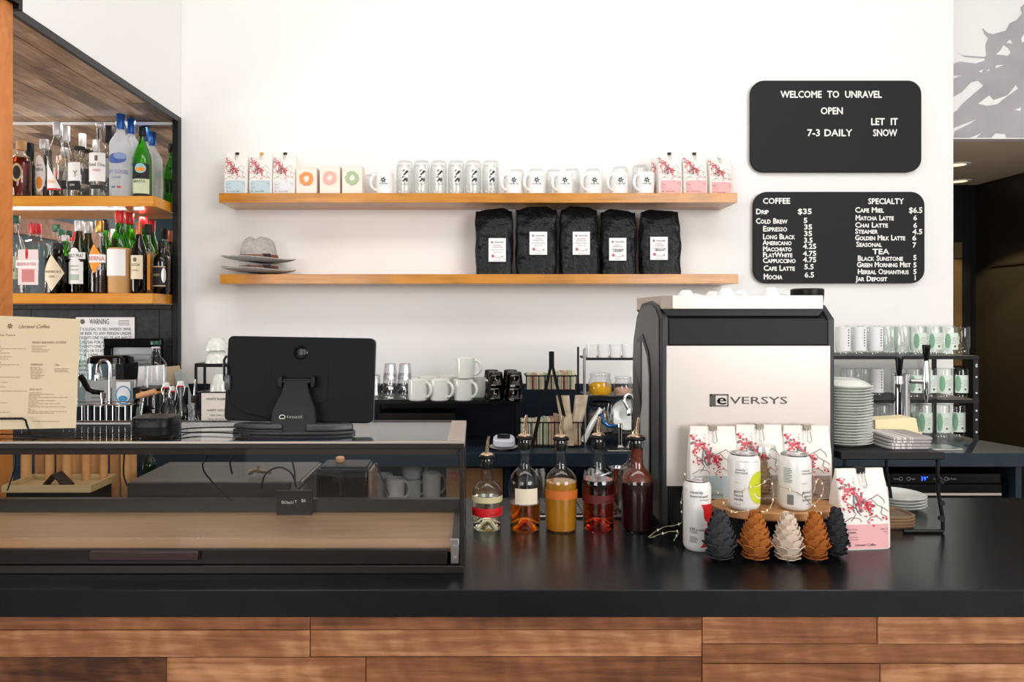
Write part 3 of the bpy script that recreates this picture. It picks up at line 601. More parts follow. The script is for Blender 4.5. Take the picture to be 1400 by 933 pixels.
# ---------------------------------------------------------------- liquor bottles
PROF = {
 'wine': [(.9, 0), (1, .02), (1, .53), (.93, .60), (.72, .68), (.45, .76), (.36, .82), (.34, 1)],
 'slope': [(.92, 0), (1, .02), (1, .40), (.9, .50), (.66, .64), (.42, .76), (.36, .82), (.34, 1)],
 'spirit': [(.92, 0), (1, .02), (1, .56), (.95, .62), (.75, .67), (.42, .72), (.33, .76), (.31, 1)],
 'round': [(.9, 0), (1, .03), (1, .60), (.96, .66), (.8, .72), (.5, .76), (.38, .79), (.36, 1)],
 'squat': [(.94, 0), (1, .02), (1, .68), (.9, .74), (.5, .77), (.42, .80), (.42, 1)],
 'goose': [(.95, 0), (1, .02), (1, .62), (.96, .66), (.7, .72), (.42, .77), (.36, .80), (.34, 1)],
}
def bottle(label, px, top, hw, Y, base, kind, gm, cap=None, liq=None, labs=(), ex=2., name='liquor_bottle', cat='bottle', flatl=False):
    h = Z(top, Y)-base; R = hw*Y/1000; capm, capf, capr = cap if cap else (None, 0, 0)
    t = thing(name, label, cat, (X(px, Y), Y, base))
    pr = [(r*R, z*h) for r, z in PROF[kind]]; pr[-1] = (pr[-1][0], h*(1-capf*.6))
    part('bottle_glass', M().loft([(z, r, r) for r, z in pr[:3]]+[(z, r, r) for r, z in pr[3:]], 28, ex), gm, t)
    if liq:
        lm, lv = liq; q = []
        for j in range(len(pr)):
            r, z = pr[j]
            if z/h <= lv: q.append((z+(.006 if j == 0 else 0), r*.93, r*.93))
            else:
                r0, z0 = pr[j-1]; k = (lv*h-z0)/(z-z0); rr = (r0+(r-r0)*k)*.93; q.append((lv*h, rr, rr)); break
        part('liquid', M().loft(q, 24, ex), lm, t)
    if capm:
        cr = R*.34*capr; part('cap', M().lathe([(cr*.96, h*(1-capf)), (cr, h*(1-capf)+.002), (cr, h-.003), (cr*.93, h)], n=20), capm, t)
    mp = cyl(R) if not flatl else flat(0, -R)
    if labs:
        m = M(); mats = []
        for l in labs:
            k, mm_ = l[0], l[-1]
            if mm_ not in mats: mats.append(mm_)
            m.mt(mats.index(mm_))
            if k == 'rect': _, cu, hu, v0, v1, e, _m = l; m.rect((cu-hu)*R, (cu+hu)*R, v0*h, v1*h, mp, e, 10)
            elif k == 'oval': _, cu, cv, ru, rv, e, _m = l; m.oval(cu*R, cv*h, ru*R, rv*h, mp, e, 6, 12)
            elif k == 'dia': _, cu, cv, ru, rv, e, _m = l; m.dia(cu*R, cv*h, ru*R, rv*h, mp, e)
            elif k == 'tri': _, u0, u1, v0, v1, e, _m = l; m.rows([(v0+(v1-v0)*i/6)*h for i in range(7)], lambda v: u0*R, lambda v: (u1+(u0-u1)*max(0, (v/h-v0))/(v1-v0))*R, mp, e, 8)
            elif k == 'txt': _, s_, cu, v, hh, ww, _m = l; m.text(s_, cu*R, v*h, hh*h, mp, w_=ww*R if ww else None, e=.003)
        part('label', m, mats, t)
    return t
amb = mat('amber_liquid', (150, 40, 8), .05, trans=.9); ambl = mat('dark_liquid', (30, 12, 8), .1); 
tx = 'txt'; dredp = mat('label_red', (190, 44, 40), .6); tan = mat('tan_label', (205, 176, 128), .6); blu2 = mat('label_blue', (70, 96, 170), .6); dkl = mat('dark_label', (46, 42, 42), .55); lgr = mat('pale_green_label', (206, 214, 180), .6); orl = mat('label_orange', (240, 150, 40), .6); whl = mat('label_white', (244, 242, 240), .6)
Y1, Y2 = 4.38, 4.5
bottle('amber bourbon bottle with a cork, beside the timber post on the upper liquor shelf', 29, 193, 12.5, Y1, BU, 'round', clear2, (cork, .16, 1.5), (amb, .70), [('oval', .1, .42, .55, .16, .001, tan), ('oval', .1, .42, .4, .12, .0015, dkl)])
bottle('black horse-shaped pourer bottle at the far left of the upper liquor shelf', 14, 225, 8, 4.36, BU, 'squat', dark_g, None)
bottle('dark green bottle with black cap behind the amber bourbon', 41, 196, 6.2, Y2, BU, 'spirit', olive_g, (darkcap, .3, 2.4), (ambl, .5))
bottle('quilted clear bottle with oval orange-fruit label and white cap', 60.5, 191, 10.5, 4.48, BU, 'spirit', clear2, (greyc, .16, 1.55), None, [('oval', -.1, .42, .78, .30, .001, whl), ('oval', -.1, .27, .42, .10, .0016, orl), (tx, 'RISERVA', -.1, .46, .05, 1.0, ink), (tx, 'TRIPLE', -.1, .54, .03, .7, inkg)])
bottle('tall clear bottle with white triangular label, front row', 78.5, 167, 12, 4.37, BU, 'wine', clear2, (greyc, .18, 1.3), None, [('tri', -1.1, .9, .1, .55, .001, whl), ('rect', -.1, 1.0, .08, .105, .0015, red), (tx, 'NTRAD', -.2, .17, .04, 1.1, orl)])
bottle('tall clear bottle with white cap, behind the triangular-label one', 90.5, 173, 11, Y2, BU, 'wine', clear2, (greyc, .2, 1.3), None, [('rect', 0, .9, .14, .26, .001, dkl)])
bottle('squat clear bottle with black cork cap and hand drawing label', 109, 201, 14, Y1, BU, 'squat', clear2, (dkl, .06, 1.5), None, [('rect', -.2, .75, .12, .66, .001, whl), ('rect', -.2, .75, .12, .3, .0015, dkl), (tx, 'GIN', -.2, .2, .04, None, whl), (tx, 'Y', .1, .38, .12, .4, inkg)])
bottle('squat clear bottle with cork stopper, behind the hand drawing one', 120.5, 205, 12, Y2, BU, 'squat', clear2, (dkl, .06, 1.5), None, [('rect', 0, .7, .3, .6, .001, dkl)])
bottle('clear vodka bottle with white label and black-gold neck', 137, 168.5, 13.5, Y1, BU, 'spirit', clear2, (greyc, .05, 1.2), None, [('rect', 0, .95, .2, .58, .001, whl), ('rect', 0, .7, .1, .15, .001, dkl), (tx, 'Ketel One', .1, .40, .045, 1.6, ink), (tx, 'VODKA', .1, .33, .03, .8, dredp), ('rect', .1, .14, .47, .54, .0015, inkg), ('oval', 0, .85, .3, .07, -.042, dkl)])
bottle('clear vodka bottle with tall black cap, behind its twin', 149.5, 173, 11.5, Y2, BU, 'spirit', clear2, (dkl, .22, 1.5), None, [('rect', 0, .9, .3, .55, .001, whl)])
gl = [('oval', .0, .45, .95, .06, .001, blu2), ('oval', .4, .48, .6, .04, .0015, mat('ice_blue', (140, 160, 205), .6)), (tx, 'GREY GOOSE', 0, .27, .045, 2.2, blu2), (tx, 'VODKA', 0, .21, .025, .9, blu2), ('rect', -.25, .2, .10, .12, .001, blu2), ('rect', .3, .2, .10, .12, .001, red)]
bottle('frosted vodka bottle with blue foil neck, taller front one', 165, 156.5, 14.2, Y1, BU, 'goose', frost, (blue, .185, 1.2), None, gl)
bottle('frosted vodka bottle with blue foil neck, directly behind the taller', 179, 162.5, 13.5, Y2, BU, 'goose', frost, (blue, .19, 1.2), None, gl)
bottle('bright green liqueur bottle with eagle label and black cap', 194.5, 174.5, 11.8, Y1, BU, 'wine', green_g, (darkcap, .13, 1.25), None, [('rect', 0, 1.25, .255, .47, .001, dkl), ('oval', .2, .40, .62, .07, .0015, mat('sky_blue', (140, 200, 205), .6)), ('oval', .2, .385, .5, .03, .002, orl), ('rect', 0, 1.25, .045, .255, .0012, lgr), (tx, 'BRANCA', 0, .245, .035, 1.9, ink), (tx, 'MENTA', 0, .195, .035, 1.5, ink), ('rect', 0, 1.25, 0.005, .045, .001, dkl)])
# lower shelf
bottle('clear gin bottle with green cap next to the timber post', 21, 295, 12, Y1, BL, 'wine', clear2, (greenc, .1, 1.4), None, [('rect', 0, .95, .18, .47, .001, mat('sage_label', (196, 200, 176), .6)), (tx, 'GIN', 0, .28, .05, 1., ink)])
bottle('square clear gin bottle with red cap and red guardsman label', 48, 306.5, 15.5, Y1, BL, 'squat', clear2, (red, .14, 1.45), None, [('rect', 0, .88, .12, .62, .001, mat('frost_print', (236, 216, 214), .6)), ('rect', -.12, .95, .36, .47, .0014, whl), (tx, 'BEEFEATER', -.12, .39, .045, 1.7, red), ('rect', 0, .55, .16, .34, .0014, mat('rose_print', (206, 130, 128), .6)), ('oval', -.12, .56, .12, .08, .0018, red)], ex=4.5, flatl=True)
bottle('black apothecary bottle with cream diamond label', 79.5, 333, 15.5, 4.36, BL, 'squat', dark_g, (dkl, .12, 1.3), None, [('dia', .0, .40, 1.0, .36, .001, mat('cream_label', (232, 216, 186), .6)), (tx, "HENDRICK'S", 0, .4, .045, 1.5, ink), (tx, 'GIN', 0, .31, .04, .5, ink)])
bottle('green bottle with pale cap behind the black apothecary bottle', 89.5, 322, 9, Y2, BL, 'round', green_g, (greyc, .1, 1.5), None)
bottle('clear bottle with dark green cap at the back of the lower shelf', 84, 313.5, 8, 4.55, BL, 'wine', clear2, (greenc, .1, 1.6), None)
bottle('olive vermouth bottle with arched cream label and white-gold cap', 108, 302, 12.3, Y1, BL, 'slope', olive_g, (greyc, .145, 1.3), (ambl, .4), [('rect', 0, 1.15, .47, .56, .001, whl), ('oval', 0, .56, .45, .06, .001, whl), ('rect', 0, .9, .13, .43, .001, whl), ('oval', 0, .42, .62, .06, .001, whl), (tx, 'NOILLY PRAT', 0, .49, .045, 1.8, ink), (tx, 'VERMOUTH', 0, .36, .02, .9, greenc), (tx, 'EXTRA DRY', 0, .31, .02, .9, greenc), ('rect', 0, .5, .18, .26, .0015, mat('sage_print', (180, 200, 180), .6))])
bottle('dark vermouth bottle with silver cap, behind the arched-label one', 120.5, 303.5, 12, Y2, BL, 'slope', olive_g, (greyc, .16, 1.3), (ambl, .6))
bottle('clear bottle with orange diamond label and gold cap', 136, 302, 12.4, Y1, BL, 'slope', clear2, (gold, .16, 1.3), (ambl, .32), [('dia', -.1, .47, 1.0, .2, .001, orl), ('rect', .0, 1.1, .42, .53, .0014, whl), (tx, 'AVERNA', -.05, .445, .06, 2.0, red)])
bottle('green bottle with black and gold cap, behind the orange diamond label', 144.5, 300.5, 9, Y2, BL, 'wine', green_g, (dkl, .14, 1.4), (ambl, .35), [('rect', 0, 1.1, .25, .35, .001, dkl)])
wick = mat('straw_wicker', (206, 160, 104), .7, bump=.6, ns=40, bd=.004, sc=(.3, .3, 4))
for nm, px, tp, Yb in (('front', 163.5, 289, Y1), ('rear', 177, 291, Y2)):
    t = bottle('green liqueur bottle wrapped in straw with red cap, %s one' % nm, px, tp, 13.8, Yb, BL, 'wine', green_g, (red, .145, 1.25), None, [('rect', -.1, 1.05, .21, .53, .006, whl), (tx, 'LUXARDO', -.2, .48, .04, 1.6, red), (tx, 'MARASCHINO', -.2, .42, .02, 1.3, ink), (tx, 'ORIGINALE', -.2, .37, .02, 1.1, ink), (tx, 'TORREGLIA', -.2, .28, .02, 1.4, ink)])
    for s_ in list(t.children):
        if s_.name.startswith('label'):
            for v_ in s_.data.vertices: v_.co.y *= 1.06; v_.co.x *= 1.02
    R = 13.8*Yb/1000; h = Z(tp, Yb)-BL
    part('straw_wrap', M().lathe([(R*1.0, .001), (R*1.05, .006), (R*1.05, h*.53), (R*1.02, h*.55)], n=28), wick, t)
bottle('brown wine bottle with cream label, right of the straw bottles', 190, 304, 10.2, 4.37, BL, 'wine', dark_g, (mat('copper_cap', (190, 110, 80), .4, .5), .17, 1.15), None, [('rect', -.1, 1.0, .2, .53, .001, mat('cream_label', (232, 216, 186), .6)), (tx, 'COCCHI', -.1, .38, .035, 1.2, ink), (tx, 'TORINO', -.1, .31, .022, 1.0, inkg), ('oval', -.1, .47, .25, .03, .0016, inkg)])
bottle('clear bottle with black cap and tall orange side label', 203, 307, 8.5, 4.48, BL, 'spirit', clear2, (dkl, .15, 1.8), None, [('rect', .1, .55, .06, .56, .001, orl)])
bottle('dark bottle with black and gold label at the right end of the lower liquor shelf', 220.5, 330, 10.5, 4.45, BL, 'round', dark_g, (darkcap, .12, 1.2), None, [('rect', -.1, 1.0, .13, .52, .001, dkl), ('rect', -.1, 1.0, .5, .52, .0015, tan), ('rect', -.1, 1.0, .14, .16, .0015, tan), (tx, 'AMARO', -.3, .33, .05, 1.1, tan), ('oval', .7, .35, .3, .14, .0016, greyc)])
# ---------------------------------------------------------------- papers on the tiled wall
ys = 4.582
t = thing('warning_sign', 'white paper WARNING notice about alcohol sales taped to the dark tiles', 'sign', (X(144, ys), ys, Z(434, ys)))
wv, hv = 80*ys/1000, .62
mp = flat(0, 0)
part('sheet', M().box(-wv/2, wv/2, -.001, .001, -hv, 0), paper, t)
m = M(); sx = wv/80
m.text('WARNING', -8*sx, -9.6*sx, 7.2*sx, mp, w_=27*sx)
for i, s_ in enumerate(['IT IS ILLEGAL TO SELL WHISKEY, WINE,', 'OR BEER TO ANY PERSON UNDER', 'TWENTY-ONE YEARS OF AGE AND IT', 'IS ILLEGAL FOR ANY PERSON UNDER', 'TWENTY-ONE YEARS OF AGE TO', 'POSSESS OR TO ATTEMPT TO PURCHASE', 'THE SAME.', 'IDENTIFICATION CARDS WHICH', 'APPEAR TO BE FRAUDULENT', 'WHEN PRESENTED BY PURCHASERS', 'MAY BE CONFISCATED']):
    m.text(s_, -36*sx if len(s_) < 12 else 0, -(18.2+i*5.9+(3 if i > 6 else 0))*sx, 3.9*sx, mp, w_=72*sx if len(s_) > 12 else None, al='c' if len(s_) > 12 else 'l')
m.mt(1); m.oval(-31*sx, -6*sx, 3.2*sx, 3.6*sx, mp, .0015)
for i in range(4): m.rect(18*sx, 33*sx, (-5-i*2)*sx, (-4.3-i*2)*sx, mp, .0015)
part('lettering', m, [ink, inkg], t)
t = thing('framed_certificate', 'black framed certificate leaning against the dark tiles', 'picture frame', (X(182.5, 4.5), 4.5, BZ)); hf = Z(463, 4.5)-BZ; wf = 79*4.5/1000
m = M()
for a, b, c, d in ((-wf/2, wf/2, hf-.055, hf), (-wf/2, wf/2, 0, .055), (-wf/2, -wf/2+.055, .055, hf-.055), (wf/2-.055, wf/2, .055, hf-.055)): m.box(a, b, -.02, .02, c, d)
part('frame', m, black_gloss, t, bev=.008, seg=3)
part('mount', M().box(-wf/2+.054, wf/2-.054, -.002, .012, .054, hf-.054), mat('grey_mount', (168, 170, 176), .6), t)
m = M(); mp = flat(0, -.002); m.line([(-wf*.32, hf*.2), (-wf*.32, hf-.1), (wf*.32, hf-.1), (wf*.32, hf*.2)], .004, mp)
m.text('STATE OF COLORADO', 0, hf-.14, .012, mp); m.text('DEPARTMENT OF REVENUE', 0, hf-.165, .013, mp); m.text('LICENSE', 0, hf-.2, .01, mp)
for i in range(6): m.rect(-.07, .07, hf-.225-i*.018, hf-.221-i*.018, mp)
part('lettering', m, ink, t)
# ---------------------------------------------------------------- left working area on the back counter
def on_bc(px, Y): return (X(px, Y), Y, BZ)
# paper towel dispenser + steel sink panel
t = thing('towel_dispenser', 'chrome box dispenser with a rounded black lid beneath the certificate', 'dispenser', on_bc(152, 4.35)); h = Z(486, 4.35)-BZ; w_ = 48*4.35/1000
part('housing', M().loft([(0, w_/2, .09), (h-.045, w_/2, .09)], 32, 6), chrome, t); part('lid', M().loft([(h-.045, w_/2+.004, .094), (h-.012, w_/2+.002, .09), (h, w_/2-.02, .07)], 32, 6), black_gloss, t)
part('side_cover', M().box(w_/2-.035, w_/2+.012, -.093, .1, .0, h-.046), black_plas, t, bev=.004)
t = thing('steel_splash_panel', 'stainless steel splash panel behind the bar sink faucet', 'splash panel', on_bc(146, 4.18)); h = Z(519, 4.18)-BZ; w_ = 80*4.18/1000
part('sheet', M().box(-w_/2, w_/2, -.01, .01, 0, h), steel, t, bev=.003)
mp = flat(0, -.01); m = M().rect(w_*.18, w_*.42, h*.42, h*.96, mp).mt(1)
for i in range(24): a = i/24*2*pi; m.line([(w_*.30+.042*cos(a), h*.74+.05*sin(a)), (w_*.30+.042*cos(a+.27), h*.74+.05*sin(a+.27))], .007, mp, .002)
m.oval(w_*.29, h*.68, .026, .018, mp, .002); m.mt(2); m.rect(w_*.18, w_*.42, h*.42, h*.5, mp, .0018)
part('sticker', m, [paper, mat('sticker_blue', (60, 150, 200), .5), mat('sticker_navy', (30, 80, 150), .5)], t)
m = M().rect(-w_*.34, -w_*.06, h*.5, h*.85, mp, .001).mt(1)
for i in range(4): m.rect(-w_*.25, -w_*.1, h*(.57+i*.06), h*(.585+i*.06), mp, .002)
part('rating_plate', m, [steel, inkg], t)
t = thing('gooseneck_faucet', 'tall chrome gooseneck faucet at the left sink', 'faucet', on_bc(151, 4.0)); zt_ = Z(493, 4.0)-BZ
pts = [(0, 0, 0), (0, 0, zt_-.04)]+[(-.035+.035*cos(a), 0, zt_-.04+.04*sin(a)) for a in [pi*i/10 for i in range(1, 11)]]+[(-.072, 0, zt_-.09)]
part('spout', M().tube(pts, .0085, 12), chrome, t); part('nozzle', M().lathe([(.013, zt_-.11), (.014, zt_-.08), (.01, zt_-.07)], -.072, 0), chrome, t); part('base', M().lathe([(.025, 0), (.025, .01), (.014, .03)]), chrome, t)
t = thing('glass_washer_tap', 'small chrome tap with curved black lever by the left sink', 'faucet', on_bc(141, 3.9)); z0 = Z(545, 3.9)-BZ
part('valve', M().lathe([(.02, 0), (.02, .01), (.009, .02), (.009, z0), (.013, z0+.002), (.013, z0+.03), (.006, z0+.035)]), chrome, t)
part('lever', M().tube([(0, 0, z0+.03), (-.05, 0, z0+.035), (-.08, 0, z0+.05), (-.105, -.005, z0+.1), (-.12, -.005, z0+.12)], .012, 10, taper=1.4), black_gloss, t)
def jarlike(label, px, top, hw, Y, kind='wine', gm=clear2, cap=None, liq=None, base=BZ, cat='bottle', name='glass_bottle', labs=()): return bottle(label, px, top, hw, Y, base, kind, gm, cap, liq, labs, name=name, cat=cat)
jarlike('pale embossed glass bottle right of the cream menu sheet', 114, 462, 10.5, 4.2, 'wine', glass('aqua_glass', (226, 238, 236), (120, 146, 140)))
jarlike('short clear bottle between embossed bottle and towel dispenser', 124, 480, 5.5, 4.47, 'wine')
t = bottle('clear flask bottle with green neck band behind the swing-top bottles', 213, 474, 14, 4.1, Z(530, 4.1), 'wine', clear2, (greyc, .05, 1.2), None, [], name='glass_bottle')
part('neck_band', M().lathe([(.0275, .24), (.028, .245), (.028, .258), (.0275, .26)], n=20), greenc, t)
bx = thing('storage_crate', 'low dark crate under the green-banded flask', 'crate', on_bc(213, 4.15)); part('crate_body', M().box(-.1, .1, -.07, .09, 0, Z(530, 4.1)-BZ), black_plas, bx, bev=.004)
t = thing('clip_top_jar', 'clear preserving jar with orange seal and black lid behind the black pod', 'jar', on_bc(208, 4.06)); h = Z(531, 4.06)-BZ
part('jar_glass', M().lathe([(.06, 0), (.068, .02), (.07, h*.6), (.06, h*.8), (.055, h-.02)]), clear2, t); part('seal', M().lathe([(.06, h-.025), (.062, h-.02), (.062, h-.016), (.06, h-.012)]), orange, t); part('lid', M().lathe([(.062, h-.012), (.064, h-.008), (.06, h), (.03, h+.004)]), black_plas, t)
for i, (px, tp, hw, lb) in enumerate([(227, 526, 10, 'swing-top bottle with white and red stopper, front one'), (247, 524, 9.5, 'swing-top bottle with white and red stopper, right one'), (236, 531, 8, 'swing-top bottle half hidden between the two stoppers')]):
    t = bottle(lb, px, tp+4, hw, 3.8+i*.08, BZ, 'wine', clear2, None, None, name='swing_top_bottle'); R = hw*(3.8+i*.08)/1000; hh = Z(tp+4, 3.8+i*.08)-BZ
    part('stopper', M().lathe([(R*.42, hh+.002), (R*.46, hh+.01), (R*.4, hh+.025), (R*.2, hh+.028)], n=16), ceramic, t); part('rubber_ring', M().lathe([(R*.44, hh-.005), (R*.48, hh), (R*.44, hh+.003)], n=16), red, t)
    part('wire_bail', M().tube([(-R*.4, 0, hh-.04), (-R*.6, 0, hh-.01), (-R*.3, 0, hh+.02), (R*.3, 0, hh+.02), (R*.6, 0, hh-.01), (R*.4, 0, hh-.05)], .002, 6), steel, t)
bottle('slim black bottle behind the swing-top bottles', 252.5, 530, 4.5, 4.0, BZ, 'spirit', dark_g, (darkcap, .3, 2.9), None, name='glass_bottle')
t = bottle('clear pourer bottle in front of the happy hour sign edge', 266, 541, 9.5, 3.75+.1, BZ, 'spirit', clear2, (dkl, .13, 1.5), None, name='pourer_bottle'); hh = Z(541, 3.85)-BZ
part('pour_spout', M().tube([(0, 0, hh), (.002, 0, hh+.05), (.006, 0, hh+.085)], .007, 8, taper=.6), steel, t)
# papers leaning
for (px, py0, wd, Yp, lb, mt_, sl) in [(196, 499, 29, 4.25, 'white folded menu cards leaning beside the certificate', paper, .06), (243, 500, 27, 4.45, 'cream paper envelopes leaning on the wall corner', cream, -.05), (262, 506, 20, 4.4, 'pale grey plastic folder leaning beside the black cup stand', mat('pale_folder', (196, 206, 206), .4), -.1)]:
    h = Z(py0, Yp)-BZ; w_ = wd*Yp/1000
    t = thing('leaning_cards', lb, 'stationery', on_bc(px, Yp))
    part('card', M().prism([(-w_/2, 0), (w_/2, 0), (w_/2+sl, h), (-w_/2+sl*.6, h-.01)], -.004, .004), mt_, t, bev=.001); part('card', M().prism([(-w_/2+.02, 0), (w_/2+.02, 0), (w_/2+sl+.01, h*.94), (-w_/2+sl*.6+.03, h*.96)], .006, .012), mt_, t)
t = thing('green_notebook', 'thin grey-green notebook tilted in front of the steel panel', 'notebook', on_bc(180, 4.05)); part('cover', M().prism([(-.06, 0), (.03, 0), (.06, .2), (-.0, .2)], -.006, .006), mat('grey_green', (104, 116, 108), .6), t)
# kettle with wooden handle
t = thing('wood_handled_kettle', 'small black kettle with a pale wooden side handle', 'kettle', on_bc(203, 3.86)); zh = Z(536, 3.86)-BZ
part('pot', M().lathe([(.05, 0), (.056, .01), (.048, .09), (.03, .1)]), black_gloss, t)
part('arch', M().tube([(-.09, -.03, .03), (-.085, -.03, .1), (-.055, -.03, zh-.04), (-.03, -.03, zh-.02)], .013, 8), black_plas, t)
part('handle', M().tube([(-.045, -.03, zh-.022), (.05, -.03, zh+.005)], .016, 12), mat('beech_handle', (222, 170, 122), .5), t)
part('rivet', M().lathe([(.006, 0), (.006, .004)], n=10).xf(Matrix.Rotation(pi/2, 4, 'X')).xf(Matrix.Translation((-.05, -.045, zh-.03))), chrome, t)
# wire tray with dark tumblers
t = thing('wire_tray', 'chrome wire tray holding dark tumblers at the left sink', 'wire tray', on_bc(140, 3.82)); w_ = .35
for zz in (.16, .245):
    part('rail', M().tube([(-w_/2, -.05, zz), (w_/2, -.05, zz), (w_/2, .09, zz), (-w_/2, .09, zz)], .003, 6, closed=True), chrome, t)
for i in range(12): xx = -w_/2+w_*i/11; part('wire', M().tube([(xx, -.05, 0.002), (xx, -.05, .245)], .0015, 6), chrome, t)
part('tray_base', M().box(-w_/2, w_/2, -.05, .09, 0, .004), chrome, t)
for i in range(6): 
    xx = X(140, 3.82)-.14+i*.055; tt = thing('dark_tumbler', 'dark grey tumbler in the wire tray, %s from the left' % ORD[i], 'tumbler', (xx, 3.845, BZ+.0045)); part('body', M().lathe([(.022, 0), (.027, .22+.014*(i % 2)), (.025, .22), (.02, .005)]), mat('slate_tumbler', (34, 38, 44), .3), tt)
# cup stand with white cups, happy hour sign
t = thing('cup_stand', 'small black metal cup stand behind the point-of-sale screen', 'stand', on_bc(305, 4.0)); h = Z(496, 4.0)-BZ; w_ = .26
part('top_shelf', M().box(-w_/2, w_/2, -.07, .07, h-.02, h), black_steel, t, bev=.002); part('lower_shelf', M().box(-w_/2, w_/2, -.07, .07, Z(535, 4.0)-BZ-.01, Z(535, 4.0)-BZ), black_steel, t)
for sx in (-1, 1):
    for sy in (-1, 1):
        part('leg', M().box(sx*w_/2-.012*(sx > 0), sx*w_/2+.012*(sx < 0), sy*.07-.012*(sy > 0), sy*.07+.012*(sy < 0), 0, h-.0201), black_steel, t)
cz0 = BZ+h
def cup_inv(label, x_, y_, z_, r, hh, tilt=0, group=None, mt_=ivory):
    t = thing('cup', label, 'cup', (x_, y_, z_), 0, group)
    part('body', M().lathe([(r, 0), (r, .006), (r*.93, hh*.45), (r*.66, hh*.9), (r*.5, hh), (r*.42, hh), (r*.4, hh-.006), (.001, hh-.006)][0:], n=28, cap0=False), mt_, t)
    part('handle', M().tube([(r*.9, 0, hh*.25), (r*1.35, 0, hh*.22), (r*1.42, 0, hh*.5), (r*.8, 0, hh*.72)], .006, 8), mt_, t)
    if tilt: t.rotation_euler = (0, tilt, 0)
    return t
cup_inv('ivory cup upside down on the black cup stand, below the tilted one', X(297, 3.97), 3.97, cz0, .063, .07)
cup_inv('ivory cup tilted on top of the other on the cup stand', X(296, 3.97), 3.97, cz0+.0695, .06, .066)
cup_inv('ivory cup on the lower level of the cup stand', X(302, 3.97), 3.97, Z(535, 4.0), .058, .1)
t = thing('happy_hour_sign', 'small black framed happy hour menu left of the point-of-sale screen', 'sign', (X(296, 3.8), 3.8, BZ)); h = Z(536, 3.8)-BZ; w_ = 46*3.8/1000
part('frame', M().box(-w_/2, w_/2, -.006, .008, 0, h), black_plas, t, bev=.001); part('sheet', M().box(-w_/2+.012, w_/2-.002, -.008, -.0061, .004, h-.006), mat('sign_cream', (232, 224, 214), .6), t)
m = M(); mp = flat(.005, -.008); m.text('WHITE RABBIT', 0, h-.042, .011, mp); m.text('HAPPY HOUR', 0, h-.1, .011, mp); m.text('ONE CAN 2', 0, h-.125, .009, mp); m.text('TWO OR LESS 5', 0, h-.145, .009, mp)
part('lettering', m, ink, t)
# ---------------------------------------------------------------- middle of the back counter
t = thing('cup_riser', 'long low black riser shelf carrying the mugs and tumblers', 'riser', (X(600, 4.05), 4.12, BZ)); zr = Z(547, 4.0)-BZ; xl, xr = X(505, 4.0)-X(600, 4.05), X(711, 4.0)-X(600, 4.05)
part('shelf_top', M().box(xl, xr, -.12, .2, zr-.022, zr), black_steel, t, bev=.002)
part('back_panel', M().box(xl, xr-.03, .18, .2, 0, zr-.0221), navy, t)
for xx in (xl, xr-.022):
    for yy in (-.12, .158): part('post', M().box(xx, xx+.022, yy, yy+.022, 0, zr-.0221), black_steel, t)
part('mesh_drawer', M().box(xl+.04, xl+.47, -.1, .1, .0, zr-.075), black_plas, t, bev=.004)
RZ = BZ+zr
def stackglass(label, px, Y, base, r, h, gm, name='tumbler', group=None):
    t = thing(name, label, 'tumbler', (X(px, Y), Y, base), 0, group); m = M()
    prof = [(r, 0), (r*1.0, .012), (r*.96, h*.25), (r*.93, h*.3), (r*.84, h*.75), (r*.8, h*.96), (r*.74, h), (r*.5, h-.004)]
    m.loft([(z, a, a) for a, z in prof], 10, 2, cap0=False); m.loft([(z, a*.92, a*.92) for a, z in prof[:6]], 10, 2, cap0=False, cap1=False)
    part('glass_body', m, gm, t, label=None); return t
fac = glass('facet_glass', (250, 251, 252), (176, 182, 186))
hh = Z(497, 4.02)-RZ; sg = hh/3.0
for c_, px in enumerate([532, 552]):
    for k in range(3): stackglass('clear faceted tumbler in the %s stack on the riser, %s from the bottom' % (['left', 'right'][c_], ORD[k]), px+k*.8, 4.03, RZ+k*sg*.82, .046-.003*k, sg*1.34, fac)
stackglass('clear tumbler peeking out beside the point-of-sale screen edge', 512, 4.1, RZ, .04, .13, fac)
hm = Z(519, 3.98)-RZ
for i, (px, Yp, lb) in enumerate([(571.5, 3.98, 'ivory diner mug at the left of the row on the riser'), (601, 3.98, 'ivory diner mug second in the row on the riser'), (633.5, 3.98, 'ivory diner mug third in the front row on the riser'), (585, 4.18, 'ivory diner mug behind the first and second of the row'), (613, 4.18, 'ivory diner mug behind the second and third of the row'), (653, 4.12, 'ivory diner mug at the right end of the row on the riser')]):
    mug(lb, (X(px, Yp), Yp, RZ), .055, hm, 1, ivory, False, rz=-.55, name='diner_mug')
mug('ivory diner mug standing alone on top of the mug row', (X(636, 4.05), 4.05, RZ+hm+.0005), .055, hm, 1, ivory, False, rz=-.2, name='diner_mug')
hs_ = (Z(507, 4.03)-RZ)/2
for c_, px in enumerate([676, 702]):
    for k in range(2):
        stackglass('smoked dark faceted tumbler, %s column, %s' % (['left', 'right'][c_], ['lower one', 'upper one'][k]), px+k*1.5, 3.97, RZ+k*hs_*.93, .049, hs_*1.05, smoke_g)
        stackglass('smoked dark faceted tumbler in the back row, %s column, %s' % (['left', 'right'][c_], ['lower one', 'upper one'][k]), px-6+k*2, 4.12, RZ+k*hs_*.93, .049, hs_*1.05, smoke_g)
